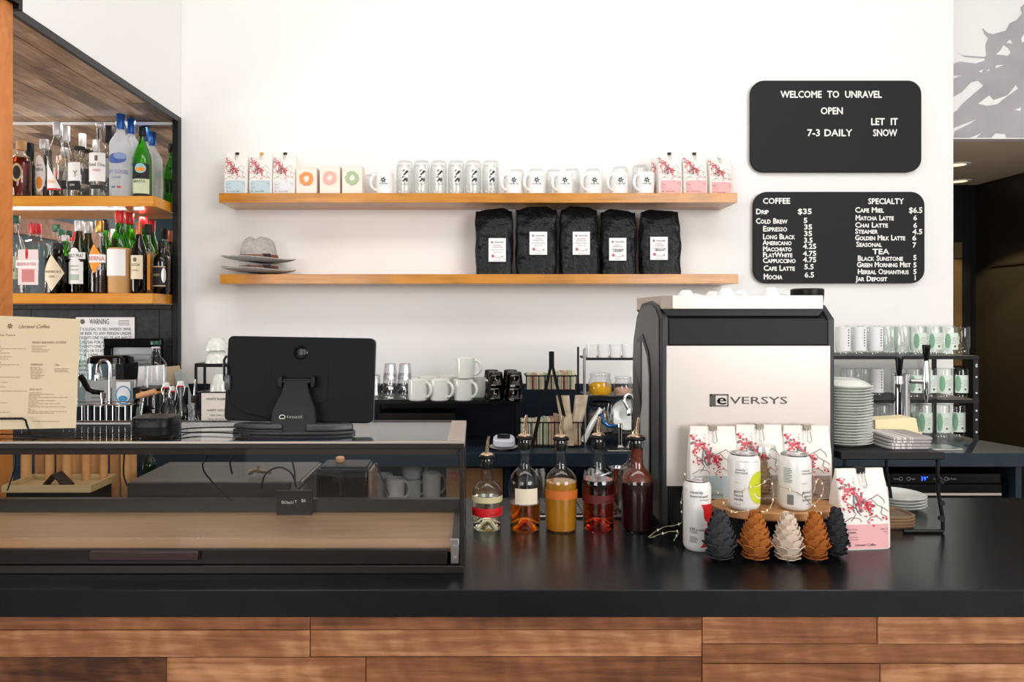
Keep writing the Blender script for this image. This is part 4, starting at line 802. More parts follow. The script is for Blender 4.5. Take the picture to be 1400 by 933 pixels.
# timer on saucer
t = thing('saucer', 'small white saucer under the kitchen timer', 'saucer', on_bc(688, 3.86)); part('dish', M().lathe([(.03, 0), (.035, .004), (.075, .014), (.077, .017), (.034, .008), (.001, .007)], n=32, cap0=True), ceramic, t)
t = thing('kitchen_timer', 'white kitchen timer with blue buttons tilted on a saucer', 'timer', (X(689, 3.86), 3.86, BZ+.018), 0)
part('case', M().loft([(0, .05, .035), (.01, .058, .042), (.03, .056, .04), (.04, .046, .03)], 28, 3.2).xf(Matrix.Rotation(.35, 4, 'X')).xf(Matrix.Translation((0, 0, .012))), mat('timer_white', (226, 226, 240), .35), t)
part('screen', M().box(-.036, .03, -.046, -.04, .0, .02).xf(Matrix.Rotation(-.35, 4, 'X')).xf(Matrix.Translation((0, 0.004, .032))), black_gloss, t)
for i in range(3): part('button', M().lathe([(.007, 0), (.006, .004)], n=12).xf(Matrix.Translation((-.02+.025*i, -.006, .052))), mat('timer_blue', (70, 150, 210), .4), t)
# tea packet rack with A-frame handle
t = thing('tea_rack', 'two-tier black wire rack with an A-shaped strap handle', 'rack', on_bc(752, 4.0)); zt1, zt2, zb1, zb2 = [Z(q, 3.95)-BZ for q in (513, 534, 576, 600)]
zb2 = .004
def basket(w_, d, za, zb_, nm):
    b = part(nm, M().box(-w_/2, w_/2, -d/2, d/2, zb_, zb_+.005), black_steel, t)
    m = M()
    for zz in (za, ): 
        for (xa, xb, ya, yb) in ((-w_/2, w_/2, -d/2-.004, -d/2), (-w_/2, w_/2, d/2, d/2+.004), (-w_/2-.004, -w_/2, -d/2, d/2), (w_/2, w_/2+.004, -d/2, d/2)): m.box(xa, xb, ya, yb, zz-.007, zz)
    part('rim', m, black_steel, b)
    n = int(w_/.031)
    for i in range(n+1): xx = -w_/2+w_*i/n; part('bar', M().box(xx-.003, xx+.003, -d/2-.004, -d/2-.001, zb_, za-.002), black_steel, b)
basket(68*3.95/1000, .13, zt1, zt2, 'upper_basket'); basket(88*3.95/1000, .16, zb1, zb2, 'lower_basket')
ht = Z(480, 3.98)-BZ
part('strap_handle', M().prism([(-.014, ht), (.014, ht), (.014, ht-.09), (-.014, ht-.09)], -.08, -.076).prism([(-.014, ht-.085), (0.002, ht-.085), (-.095, .0), (-.115, 0)], -.088, -.084).prism([(-.002, ht-.085), (.014, ht-.085), (.115, 0), (.095, 0)], -.088, -.084), black_steel, t)
teac = [mat('tea_a', (206, 208, 178), .6), mat('tea_b', (222, 219, 200), .6), mat('tea_c', (196, 158, 134), .6), mat('tea_d', (178, 194, 160), .6), mat('tea_e', (224, 212, 176), .6)]
r = random.Random(2)
for lvl, (w_, n, za, zb_) in enumerate([(.27, 14, zt1, zt2+.005), (.33, 16, zb1, zb2+.005)]):
    for i in range(n):
        xx = -w_/2+.014+(w_-.028)*i/(n-1); hh = (za-zb_)*(1.02+.14*(i > n*.55)+.1*r.random())
        o = one('tea_packet', M().box(-.0085, .0085, -.045, .045, 0, hh), teac[r.randrange(5)], 'paper tea packet in the %s basket of the black rack, %s from the left' % (['upper', 'lower'][lvl], ORD[i]), 'tea packet', (X(752, 4.0)+xx, 4.0, BZ+zb_+.0005), 0, 'tea packets in the wire rack')
t = thing('spice_bag', 'clear plastic bag of dried leaves beside the tea rack', 'bag', on_bc(782, 3.93)); zq = Z(541, 3.93)-BZ
for k, (dx, sl) in enumerate([(-.02, -.03), (.02, .035)]):
    part('pouch', M().loft([(.01, .022, .02, dx+.01, k*.02), (.1, .03, .026, dx, k*.02), (.2, .034, .014, dx+sl*.7, k*.02), (zq, .036, .003, dx+sl, k*.02)], 20, 2.5), mat('leaf_bag', (196, 176, 148), .3, var=34, ns=14), t)
one('wooden_spatula', M().tube([(0, 0, .02), (.05, 0, .12), (.1, 0, .2)], .018, 10, taper=.8), ivory, 'pale paddle leaning between the spice bag and big jar', 'spatula', on_bc(797, 3.98))
# jar rack
t = thing('jar_rack', 'three-tier black metal rack with jars beside the espresso machine', 'rack', (X(800, 4.1), 4.1, BZ)); x0_, x1_ = 0, X(905, 4.1)-X(800, 4.1); zz = [Z(q, 4.0)-BZ for q in (489.5, 542, 592)]; ph = Z(477, 4.0)-BZ
for i, q in enumerate(zz): part('shelf', M().box(x0_-.01, x1_, -.12, .14, q-.012, q), black_steel, t, bev=.001)
for xx in (x0_-.02, x1_): 
    part('side_frame', M().tube([(xx, -.125, 0), (xx, -.125, ph-.01), (xx, -.11, ph), (xx, -.09, ph-.01), (xx, -.1, 0)], .006, 8), steel if xx < 0 else black_steel, t)
    part('rear_post', M().tube([(xx, .14, 0), (xx, .14, ph)], .006, 8), black_steel, t)
for i, px in enumerate([809, 825, 841.5, 858, 874]):
    tt = thing('tall_white_cup', 'tall white cup on the top of the jar rack, %s from the left' % ORD[i], 'cup', (X(px, 4.05), 4.05, BZ+zz[0])); part('body', M().lathe([(.029, 0), (.033, .072), (.031, .072), (.027, .004)], n=24), ceramic, tt)
def clipjar(label, px, Y, base, r_, h, fill, lv, lidm=clear2):
    t = thing('clip_top_jar', label, 'jar', (X(px, Y), Y, base))
    part('jar_glass', M().lathe([(r_*.9, 0), (r_, .012), (r_, h*.62), (r_*.86, h*.74), (r_*.84, h*.84)]), clear2, t)
    part('contents', M().lathe([(r_*.86, .006), (r_*.95, .016), (r_*.95, h*lv*.85), (r_*.6, h*lv)]), fill, t)
    part('lid', M().lathe([(r_*.88, h*.85), (r_*.9, h*.88), (r_*.85, h*.97), (r_*.4, h)]), lidm, t)
    part('wire_clip', M().tube([(r_*.5, -r_*.75, h*.95), (r_*.35, -r_*1.02, h*.7), (r_*.45, -r_*1.08, h*.4), (r_*.6, -r_*1.0, h*.45), (r_*.7, -r_*.7, h*.9)], .003, 6), steel, t)
clipjar('glass clip-top jar of bright yellow powder on the rack', 820.5, 4.05, BZ+zz[1], .064, Z(510, 4.0)-BZ-zz[1], mat('yellow_powder', (252, 186, 10), .9, bump=.5, ns=40), .55)
clipjar('glass clip-top jar of pink grains beside the yellow jar', 852, 4.05, BZ+zz[1], .052, Z(515, 4.0)-BZ-zz[1], mat('pink_salt', (226, 180, 158), .9, bump=.5, ns=60), .4)
clipjar('large glass jar with black lid and orange seal on the lowest rack tier', 821, 4.03, BZ+zz[2], .072, Z(549, 4.0)-BZ-zz[2], mat('grey_grain', (120, 110, 100), .9, var=40, ns=50), .66, black_plas)
rp = thing('leaning_plate', 'white round plate standing on edge beside the large jar', 'plate', (X(856, 4.08), 4.08, BZ+zz[2]+.002)); part('dish', M().lathe([(.03, .008), (.05, .006), (.085, .016), (.087, .013), (.05, 0), (.001, 0)], n=36).xf(Matrix.Rotation(radians(80), 4, 'X')).xf(Matrix.Translation((0, 0, .087))), ivory, rp)
# sink faucets
t = thing('gooseneck_faucet', 'chrome gooseneck faucet against the side of the espresso machine', 'faucet', on_bc(862, 3.86)); zt_ = Z(538, 3.86)-BZ
part('spout', M().tube([(.012, 0, 0), (.012, 0, zt_-.04)]+[(.012-.024+.024*cos(a), -.02*i/10, zt_-.04+.036*sin(a)) for i, a in enumerate([pi*i/8 for i in range(1, 9)])]+[(-.013, -.02, zt_-.09)], .0085, 12), chrome, t); part('nozzle', M().lathe([(.012, zt_-.115), (.014, zt_-.08), (.009, zt_-.07)], -.013, -.02), chrome, t); part('base', M().lathe([(.028, 0), (.028, .012), (.015, .03)]), chrome, t)
t = thing('lever_tap', 'small chrome tap with a blue curved lever by the rinse tray', 'faucet', on_bc(848, 3.82)); z0 = Z(585, 3.82)-BZ
part('valve', M().lathe([(.018, 0), (.018, .02), (.01, .03), (.01, z0), (.014, z0+.004), (.013, z0+.02), (.006, z0+.022)]), chrome, t)
part('lever', M().tube([(0, 0, z0+.01), (-.06, 0, z0+.008), (-.09, 0, z0+.03), (-.105, 0, z0+.07)], .008, 10, taper=1.6), mat('lever_blue', (30, 96, 150), .12, .4), t)
t = thing('rinse_tray', 'steel rinse tray set on the back counter near the lever tap', 'tray', on_bc(855, 3.83)); part('rim', M().box(-.1, .3, -.05, .12, .001, .008), steel, t, bev=.002); part('grate', M().box(-.08, .28, -.035, .1, .008, .011), black_steel, t)
t = thing('ribbed_drip_mat', 'black ribbed drip mat on the back counter under the saucer', 'mat', on_bc(670, 3.95)); 
for i in range(22): part('rib', M().box(-.17+i*.018, -.161+i*.018, -.02, .12, 0.0005, .004), black_plas, t)
# under-counter stuff on the cabinet shelf
UZ = .66
for i, (px, Y, lb) in enumerate([(525, 4.0, 'white mug low on the under-counter shelf, leftmost'), (540, 3.9, 'white mug under the counter beside the black box'), (590, 3.95, 'white mug under the counter left of the cardboard box')]): mug(lb, (X(px, Y), Y, UZ), .05, .125+(i == 2)*.02, 1, ceramic, False, rz=-.6+i*.5)
mug('white mug tipped onto another under the counter', (X(563, 4.0), 4.0, UZ+.1), .055, .09, 1, ceramic, False, rz=.5); mug('white mug carrying the tipped mug under the counter', (X(563, 4.0), 4.0, UZ), .056, .0995, 1, ceramic, False, rz=-.4)
t = thing('cardboard_box', 'brown cardboard box on the shelf under the back counter', 'box', (X(649, 3.95), 4.0, UZ)); w_ = 77*3.9/1000
part('carton', M().box(-w_/2, w_/2, -.13, .15, 0, .185), card, t, bev=.002); m = M(); mp = flat(0, -.13); m.text('12', -w_/2+.04, .12, .03, mp); m.line([(-w_/2+.01, .155), (-w_/2+.07, .155)], .006, mp)
part('printing', m, red, t); part('packing_tape', M().box(-w_/2-.0005, w_/2+.0005, -.02, .03, .1851, .1856), tan, t)
for i, (px, lb, tp) in enumerate([(735, 'tall steel milk jug under the back counter, left one', 645), (812, 'tall steel milk jug under the back counter, right one', 643)]):
    t = thing('steel_canister', lb, 'canister', (X(px, 3.95), 3.95, UZ)); part('body', M().lathe([(.05, 0), (.052, .01), (.052, .15), (.046, .17), (.046, .175)]), steel, t); part('strap', M().tube([(-.055, -.02, .02), (-.06, -.02, .1), (-.05, -.02, .16)], .005, 6), paper, t)
# wine cooler with display on the right
t = thing('undercounter_fridge', 'black under-counter fridge with a blue temperature display', 'fridge', (X(1255, 3.82), 3.84, FLOOR)); wl, wr = X(1140, 3.82)-X(1255, 3.82), X(1372, 3.82)-X(1255, 3.82)
zf = Z(649, 3.82)-FLOOR
part('cabinet', M().box(wl, wr, .06, .6, .03, zf+.0), black_plas, t); part('control_panel', M().box(wl, wr, 0, .059, zf-.052, zf), black_gloss, t, bev=.002)
part('fridge_door', M().box(wl, wr, -.01, .059, .05, zf-.054), black_gloss, t, bev=.003); part('steel_trim', M().box(wl+.004, wr-.004, -.0115, -.0101, zf-.112, zf-.1), pale_metal, t)
m = M(); mp = flat(0, 0); k = 3.82/1000; cx = 1255
m.text('39', (1265.5-cx)*k, zf-.036, .020, mp, al='c'); m.oval((1271-cx)*k, zf-.018, .003, .003, mp)
part('digits', m, mat('display_blue', (40, 90, 255), .4, emit=6.), t)
m = M()
for px in (1234.5, 1245, 1288, 1297):
    for i in range(12): a = i*.5236; m.line([((px-cx)*k+.009*cos(a), zf-.027+.009*sin(a)), ((px-cx)*k+.009*cos(a+.53), zf-.027+.009*sin(a+.53))], .0018, mp)
for px, s_ in ((1228.5, 'Power'), (1251.5, 'Light'), (1281, 'Set'), (1304.5, 'Up Down')): m.text(s_, (px-cx)*k, zf-.031, .008, mp)
part('lettering', m, mat('icon_grey', (150, 150, 150), .5), t)
# ---------------------------------------------------------------- espresso machine
EY = 2.37; ex0, ex1 = X(905, EY), X(1141, EY); ecx = (ex0+ex1)/2
t = thing('espresso_machine', 'large black and steel espresso machine on the bar top', 'espresso machine', (ecx, EY, CZ)); W = (ex1-ex0)/2
prof = [(0, .02), (0, Z(436, EY)-CZ), (.012, Z(432.5, EY)-CZ), (.06, .735), (.15, .752), (.29, .745), (.37, .70), (.43, .61), (.445, .50), (.435, .30), (.425, .02)]
gun = mat('gunmetal_panel', (84, 82, 84), .42, .35)
for s_, nm in ((-1, 'side_panel'), (1, 'side_panel')):
    a0, a1 = (s_*W, s_*W-s_*.022)
    part(nm, M().prism(prof, min(a0, a1), max(a0, a1), 'x'), char_metal, t, bev=.004)
part('side_skin', M().prism([(.03, .03), (.03, .69), (.075, .722), (.15, .738), (.28, .73), (.352, .69), (.408, .60), (.42, .50), (.41, .30), (.40, .03)], -W-.004, -W-.0001, 'x'), gun, t, bev=.002)
part('side_recess', M().prism([(.13, .03), (.13, .50), (.16, .575), (.25, .635), (.33, .62), (.365, .56), (.375, .50), (.345, .47), (.30, .415), (.285, .36), (.285, .03)], -W-.007, -W-.0041, 'x'), black_plas, t, bev=.001)
part('side_window', M().prism([(.15, .03), (.15, .49), (.175, .56), (.245, .61), (.245, .38), (.27, .34), (.27, .03)], -W-.009, -W-.0071, 'x'), mat('pale_grey_panel', (176, 178, 178), .35), t)
part('side_trim', M().prism([(.262, .61), (.325, .6), (.355, .55), (.36, .505), (.33, .478), (.262, .43)], -W-.010, -W-.0071, 'x'), gun, t, bev=.001)
part('body', M().prism([(.012, .03), (.012, .69), (.05, .72), (.3, .70), (.36, .6), (.38, .03)], -W+.0221, W-.0221, 'x'), black_plas, t)
zp0, zp1 = Z(665, EY)-CZ, Z(473, EY)-CZ
part('header_panel', M().box(-W+.0222, W-.0222, -.001, .0119, zp1+.002, Z(437.5, EY)-CZ), mat('header_black', (30, 31, 33), .5), t, bev=.003)
pn = part('steel_panel', M().box(X(911, EY)-ecx, X(1135, EY)-ecx, -.002, .0118, zp0, zp1), mat('satin_panel', (206, 197, 190), .32, .25), t, bev=.0015)
part('lower_panel', M().box(-W+.0222, W-.0222, -.0005, .0118, .03, zp0-.002), black_plas, t, bev=.002)
part('top_chassis', M().prism([(X(915, EY)-ecx, .70), (X(1123, EY)-ecx, .70), (X(1131, EY)-ecx, .722), (X(907, EY)-ecx, .722)], .02, .40), black_plas, t)
zt0, zt1_ = Z(422.5, EY)-CZ, Z(404, EY)-CZ
tw0, tw1 = X(906, EY)-ecx+.004, X(1132.5, EY)-ecx
def ring(a0, a1, b0, b1, z0, z1, th_, ch): 
    o_ = [(a0+ch, b0), (a1-ch*.5, b0), (a1, b0+ch), (a1, b1), (a0, b1), (a0, b0+ch)]; i_ = [(a0+ch+th_*.5, b0+th_), (a1-ch*.5-th_, b0+th_), (a1-th_, b0+ch), (a1-th_, b1-th_), (a0+th_, b1-th_), (a0+th_, b0+ch+th_*.5)]
    m = M(); n = 6; v = [(p[0], p[1], z0) for p in o_]+[(p[0], p[1], z1) for p in o_]+[(p[0], p[1], z1) for p in i_]+[(p[0], p[1], z0) for p in i_]
    f = []
    for i in range(n): j = (i+1) % n; f += [(i, j, n+j, n+i), (n+i, n+j, 2*n+j, 2*n+i), (2*n+i, 2*n+j, 3*n+j, 3*n+i), (3*n+i, 3*n+j, j, i)]
    return m.add(v, f)
part('cup_tray', ring(tw0, tw1, .005, .40, zt0, zt1_, .006, .03), mat('tray_steel', (196, 182, 170), .34, .55), t, bev=.001)
part('tray_floor', M().box(tw0+.03, tw1-.02, .03, .39, .722, .73), black_plas, t)
m = M(); mp = flat(X(1023.5, EY)-ecx, -.002, 0); k = EY/1000; zl = Z(547.5, EY)-CZ
e0 = -53.5*k
m.mt(0); m.rect(e0, e0+3*k, zl-8.5*k, zl+8.5*k, mp, .002); m.rect(e0, e0+25.5*k, zl+6.5*k, zl+8.5*k, mp, .002); m.rect(e0, e0+25.5*k, zl-8.5*k, zl-6.8*k, mp, .002); m.rect(e0+24*k, e0+25.5*k, zl-8.5*k, zl+8.5*k, mp, .002); m.rect(e0+3*k, e0+8*k, zl-8*k, zl+8*k, mp, .0018)
for dx in (0, .0015, .003): m.text('e', e0+15.5*k+dx, zl-5.5*k, 11*k/.72*.9, mp, w_=14*k, e=.0022)
m.text('VERSYS', e0+27.5*k, zl-4.8*k, 9.6*k, mp, w_=79*k, al='l', e=.002)
part('logo_lettering', m, mat('logo_grey', (66, 60, 56), .4), t)
for xx in (-W+.05, W-.05):
    for yy in (.05, .36): part('foot', M().lathe([(.02, 0), (.022, .005), (.02, .03)], xx, yy, n=16), black_plas, t)
# things in the cup tray
cu = [(893, 2.52, .02, 'small'), (938, 2.5, .0, ''), (975, 2.55, 0, ''), (993, 2.48, .0, ''), (1013, 2.56, 0, ''), (1054, 2.5, 0, '')]
for i, (px, Y, _, __) in enumerate(cu[1:]):
    hgt = Z([397, 398.5, 394, 397, 393.5][i], Y)-CZ-.7305
    tt = thing('espresso_cup', 'small white cup upside down in the machine tray, %s from the left' % ORD[i], 'cup', (X(px, Y), Y, CZ+.7305)); R = .045
    part('body', M().lathe([(R, 0), (R, .004), (R*.8, hgt*.5), (R*.42, hgt*.93), (R*.3, hgt), (R*.22, hgt), (.001, hgt-.004)], n=24, cap0=False), ceramic, tt)
    part('handle', M().tube([(R*.8, 0, hgt*.2), (R*1.3, 0, hgt*.3), (R*1.2, 0, hgt*.65), (R*.6, 0, hgt*.75)], .004, 6), ceramic, tt)
tt = thing('grinder_lid', 'round black knob lid on top of the espresso machine', 'lid', (X(1103.5, 2.52), 2.52, CZ+.7305)); R = 21.5*2.5/1000
part('knob', M().lathe([(R*.9, 0), (R*.95, .02), (R*1.0, Z(402, 2.5)-CZ-.7305), (R, Z(396, 2.5)-CZ-.7305), (R*.9, Z(394.5, 2.5)-CZ-.7305)], n=40), black_plas, tt); part('collar', M().lathe([(R*.96, .02), (R*.98, .026), (R*.94, .03)], n=40), steel, tt)
# ---------------------------------------------------------------- display case
DY0, DY1 = 1.983, 2.40; DZ1 = 1.303; DX1 = X(634.3, DY0); DXL = -1.75
t = thing('display_case', 'low glass pastry display case with bronze frame on the bar top', 'display case', (0, DY0, CZ)); H = DZ1-CZ; D = DY1-DY0
bb = .012
part('base_frame', M().box(DXL, DX1, 0, D, 0, .022), bronze, t, bev=.002)
part('front_rail', M().box(DXL, DX1-.045, .004, .02, .024, Z(752.5, DY0)-CZ), mat('rail_brown', (30, 23, 21), .35, .3), t, bev=.002)
part('rail_handle', M().box(X(125, DY0), X(272.5, DY0), -.012, .003, Z(765, DY0)-CZ, Z(753.5, DY0)-CZ), mat('handle_brown', (60, 46, 42), .35, .4), t, bev=.002)
part('wooden_deck', M().box(DXL+.01, DX1-.035, .03, D-.03, .05, .062), wood('deck_board', [(150, 112, 78), (190, 150, 110), (204, 166, 126)], .45, 0, 6, 16, 0, .12, coat=.2), t)
part('rear_rail', M().box(DXL, DX1, D-.03, D-.0, .03, Z(680, DY1)-CZ), bronze, t, bev=.002)
part('top_frame_front', M().box(DXL, DX1, 0, .02, H-.014, H), bronze, t, bev=.0015)
part('top_front_strip', M().box(DXL, DX1+.002, -.003, .006, H+.0002, H+.006), pale_metal, t, bev=.001)
part('top_frame_rear', M().box(DXL, DX1+.0, D-.022, D, H-.014, H+.004), bronze, t, bev=.0015)
part('top_frame_side', M().box(DX1-.046, DX1+.002, .0205, D-.0225, H-.012, H+.006), pale_metal, t, bev=.001)
part('header_rail', M().box(DXL, DX1-.02, .022, .045, H-.034, H-.0142), mat('header_brown', (58, 42, 36), .5), t, bev=.001)
part('corner_post', M().box(DX1-.012, DX1, 0, .014, .022, H-.0142), bronze, t, bev=.001); part('corner_post', M().box(DX1-.016, DX1, D-.018, D, .0222, H-.0145), bronze, t, bev=.001)
part('side_sill', M().box(DX1-.035, DX1-.002, .02, D-.031, .022, .075), bronze, t, bev=.001)
part('hinge_plate', M().box(DX1-.036, DX1-.014, -.002, .003, .028, .095), steel, t, bev=.001)
for zz in (.045, .075): part('screw', M().lathe([(.0045, 0), (.004, .002)], n=12).xf(Matrix.Rotation(pi/2, 4, 'X')).xf(Matrix.Translation((DX1-.025, -.0025, zz))), chrome, t)
part('front_pane', M().box(DXL, DX1-.014, .0005, .0035, .096, H-.0142), pane_g, t)
part('top_pane', M().box(DXL, DX1-.0465, .0205, D-.0225, H-.004, H+.002), glass('top_pane_glass', (236, 239, 239), (216, 222, 224)), t)
part('side_pane', M().box(DX1-.005, DX1-.002, .0145, D-.0185, .076, H-.0125), pane_g, t)
# price sign on rear rail
t = thing('price_sign', 'small black price sign reading donut inside the display case', 'sign', (X(404.5, 2.36), 2.345, CZ+.0625)); w_ = 49*2.345/1000; h = Z(671, 2.345)-CZ-.0625
part('plaque', M().box(-w_/2, w_/2, -.006, .006, 0, h), black_plas, t, bev=.001); m = M(); mp = flat(0, -.006)
for ch, u, v in zip('DONUT', (-.036, -.027, -.0165, -.006, .005), (.0, 0, -.002, 0, .002)): m.text(ch, u-.0, h*.48+v, .0085, mp)
m.text('$6', .03, h*.55, .0095, mp); part('lettering', m, mat('letter_white', (250, 248, 244), .5), t)
# point of sale screen
YP = 2.2; t = thing('pos_terminal', 'black point-of-sale touch screen seen from behind on its stand', 'computer screen', (X(411, YP), YP, DZ1+.0025)); zz = DZ1+.0025
sw, sh = .2205, .127; cz = Z(519, YP)-zz
scr = M(); pts = []
R = .016
for cx, cy, a0 in ((sw-R, sh-R, 0), (-sw+R, sh-R, 90), (-sw+R, -sh+R, 180), (sw-R, -sh+R, 270)):
    for i in range(7): a = radians(a0+i*15); pts.append((cx+R*cos(a), cy+R*sin(a)))
TM = Matrix.Translation((0, 0, cz)) @ Matrix.Rotation(radians(1.0), 4, 'Y') @ Matrix.Rotation(radians(-6), 4, 'X')
shell = mat('screen_black', (6, 6, 7), .6)
part('screen_housing', M().prism(pts, -.012, .012).xf(TM), shell, t, bev=.004, seg=3)
part('bezel', M().prism([(a*1.008, b*1.012) for a, b in pts], .0125, .018).xf(TM), mat('bezel_silver', (150, 150, 152), .3, .8), t)
part('badge_disc', M().lathe([(.021, 0), (.021, .002), (.018, .0035), (.012, .002), (.001, .002)], n=32).xf(Matrix.Rotation(pi/2, 4, 'X')).xf(Matrix.Translation((0, -.0122, .08))).xf(TM), black_gloss, t)
m = M(); mp = flat(0, -.0145, .08); m.line([(-.007, -.007), (-.007, .0), (-.009, .003), (-.006, .008), (.006, .008), (.009, .003), (.007, 0), (.007, -.007), (-.007, -.007)], .0018, mp, .002)
part('badge_emblem', m.xf(TM), char_metal, t)
part('rear_plate', M().prism([(-.085, -.07), (.085, -.07), (.085, .045), (.08, .05), (-.08, .05), (-.085, .045)], -.0135, -.0121).xf(TM), shell, t, bev=.0008)
part('top_vent', M().box(-.02, .075, -.0128, -.0121, .104, .112).xf(TM), shell, t)
# stand arm: profile wide at the bottom, narrow at the hinge
def py(q): return Z(q, YP-.05)-zz
arm = [(q, w_) for q, w_ in [(592, 0.0665), (577, .0665), (560, .063), (548, .052), (538, .041), (525, .036), (520, .035)]]
m = M(); v = []; f = []
for i, (q, w_) in enumerate(arm):
    k = i/(len(arm)-1); yc = -.075+.045*k; ox = -.005
    z_ = max(py(q), 0.001); wl_ = w_
    for (dx, dy) in ((-1, 0), (-.94, -.006), (.94, -.006), (1, 0), (1, .006), (-1, .006)): v.append((ox+dx*wl_*1.0, yc+dy, z_))
for i in range(len(arm)-1):
    for j in range(6): f.append((i*6+j, i*6+(j+1) % 6, (i+1)*6+(j+1) % 6, (i+1)*6+j))
f += [(5, 4, 3, 2, 1, 0), tuple((len(arm)-1)*6+j for j in range(6))]
for i in range(len(v)): v[i] = (v[i][0]*1.0, v[i][1], v[i][2])
armp = part('stand_arm', M().add([((a+.005)*1.0-.005, b, c) for a, b, c in v], f), mat('stand_black', (34, 34, 35), .5), t, bev=.001)
part('hinge', M().tube([(-.052, -.028, py(523)), (.046, -.028, py(523))], .0105, 16), black_gloss, t); part('hinge_ear', M().box(-.058, -.044, -.045, -.012, py(531), py(515)), black_plas, t, bev=.003); part('hinge_ear', M().box(.038, .052, -.045, -.012, py(531), py(515)), black_plas, t, bev=.003)
m = M(); bs = [(-.185, -.06), (-.12, -.085), (-.04, -.09), (.04, -.09), (.12, -.085), (.175, -.06), (.15, .02), (.05, .06), (-.05, .06), (-.15, .02)]
part('stand_base', M().prism(bs, 0.0005, .008, 'z').prism([(-.185, -.058), (-.12, -.083), (-.034, -.088), (-.034, -.05), (-.15, -.03)], .008, .014, 'z'), char_metal, t, bev=.002)
part('stand_base', M().prism([(.034, -.088), (.12, -.083), (.17, -.058), (.15, -.03), (.034, -.05)], .0081, .03, 'z').prism([(-.185, -.058), (-.12, -.083), (-.034, -.088), (-.034, -.05), (-.15, -.03)], .0141, .03, 'z'), mat('stand_side', (70, 70, 74), .35, .4), t, bev=.006)
m = M(); mp = flat(-.001, -.083, py(568.5)); m.line([(-.040, -.004), (-.040, .002), (-.036, .006), (-.027, .006), (-.024, .002), (-.026, -.004), (-.040, -.004)], .0022, mp, .001)
for dx in (0, .0006): m.text('toast', -.020+dx, -.0035, .0115, mp, al='l', w_=.048, e=.001)
part('lettering', m.xf(Matrix.Translation((0, 0, 0))), mat('logo_cream', (226, 222, 205), .5), t)
m = M().loft([(0, .007, .006), (.004, .0085, .008), (.04, .0085, .008), (.045, .006, .005)], 16, 3).xf(Matrix.Translation((-.213, -.02, cz-.03)))
part('card_reader', m, mat('reader_grey', (70, 72, 76), .3), t)
part('reader_cable', M().tube([(-.213, -.02, cz+.015), (-.212, -.02, cz+.03), (-.218, -.01, cz+.045)], .0025, 8).tube([(-.213, -.02, cz-.03), (-.21, -.02, cz-.06), (-.17, -.02, cz-.095), (-.1, -.03, cz-.11), (-.05, -.03, cz-.12)], .0022, 8), black_plas, t)
part('handle_bar', M().tube([(-.2215, -.005, cz+.07), (-.225, -.014, cz+.06), (-.225, -.014, cz+.0), (-.2215, -.005, cz-.01)], .004, 8), black_plas, t)
# round-cornered pod on the case
t = thing('handheld_pod', 'rounded black plastic pod lying on the glass display case', 'device', (X(213, 2.1), 2.1, DZ1+.006)); hw = 28*2.1/1000; hp = Z(568, 2.1)-DZ1-.006
part('lower_shell', M().loft([(0, hw*.9, .045), (.006, hw, .055), (hp*.48, hw*1.0, .056)], 36, 4), black_plas, t); part('upper_shell', M().loft([(hp*.5, hw, .056), (hp*.8, hw*.99, .055), (hp*.95, hw*.94, .05), (hp, hw*.8, .04)], 36, 4), black_plas, t)
m = M(); mp = flat(0, -.0555, hp*.82)
for i in range(3): m.oval(-.03+.03*i, 0, .0012, .0012, mp, .001, 4, 6)
part('indicator_dots', m, inkg, t)
# menu sheet on easel
YMn = 2.08; t = thing('menu_sheet', 'cream cafe menu sheet propped up on the display case', 'menu', (X(52, YMn), YMn, DZ1+.0065)); k = YMn/1000
def mq(px, py_): return (X(px, YMn)-X(52, YMn), Z(py_, YMn)-DZ1-.0065)
c4 = [mq(-75, 589), mq(103.5, 585.5), mq(109.5, 436.5), mq(-72, 429)]
part('card', M().prism(c4, 0, .002), cream, t)
def mu(px, py_): u, v = mq(px, py_); return u, v
mp = flat(0, 0); m = M()
u, v = mu(24, 447); logo(m, mp, mu(14, 0)[0], mu(0, 446)[1], .014); m.text('Unravel Coffee', mu(25, 0)[0], mu(0, 449)[1], .010, mp, al='l', shear=.45, w_=43*k)
for s_, px, pyb, hh, wd in (('All Day Food', -12, 459.5, .0055, 33), ('FRESH BREWED COFFEE', 44, 470, .006, 47), ('ESPRESSO', 42.5, 500, .0055, 17), ('TEA', 75, 500.5, .005, 6.5), ('SPECIALTY', 40.5, 534, .005, 18)): m.text(s_, mu(px, 0)[0], mu(0, pyb)[1], hh, mp, al='l', w_=wd*k, e=.001)
part('heading_print', m, mat('menu_brown', (120, 96, 64), .7), t)
m = M(); r = random.Random(9)
def scr_(px, py_, wd):
    x_ = px
    while x_ < px+wd: q = r.uniform(2, 7); q = min(q, px+wd-x_); m.rect(mu(x_, 0)[0], mu(x_+q*.85, 0)[0], mu(0, py_+.45)[1], mu(0, py_-.45)[1], mp, .0009, 1); x_ += q
for py_, wd in ((473.5, 20), (476, 15), (478.5, 25), (481, 22)): scr_(43.5, py_, wd)
for i in range(8): scr_(41.5+.1*i, 503+i*2.1, [14, 17, 17, 17, 15, 19, 16, 13][i])
for i in range(3): scr_(74.5, 504.5+i*2.1, [20, 18, 20][i])
for i in range(14): scr_(40-.15*i, 537.2+i*2.15, [17, 35, 16, 54, 12, 37, 14, 44, 14, 52, 4, 10, 54, 36][i])
for i, (py_, wd) in enumerate([(474, 2), (477, 36), (480, 3), (483, 14), (488, 16), (491, 12), (496, 3), (499, 27), (502, 3), (516, 28), (523, 12), (529, 8), (535, 37), (551, 10), (564, 14)]): scr_(-30, py_, 30+wd)
scr_(44, 576.5, 38); part('small_print', m, mat('menu_tan', (158, 136, 104), .7), t, kind='stuff')
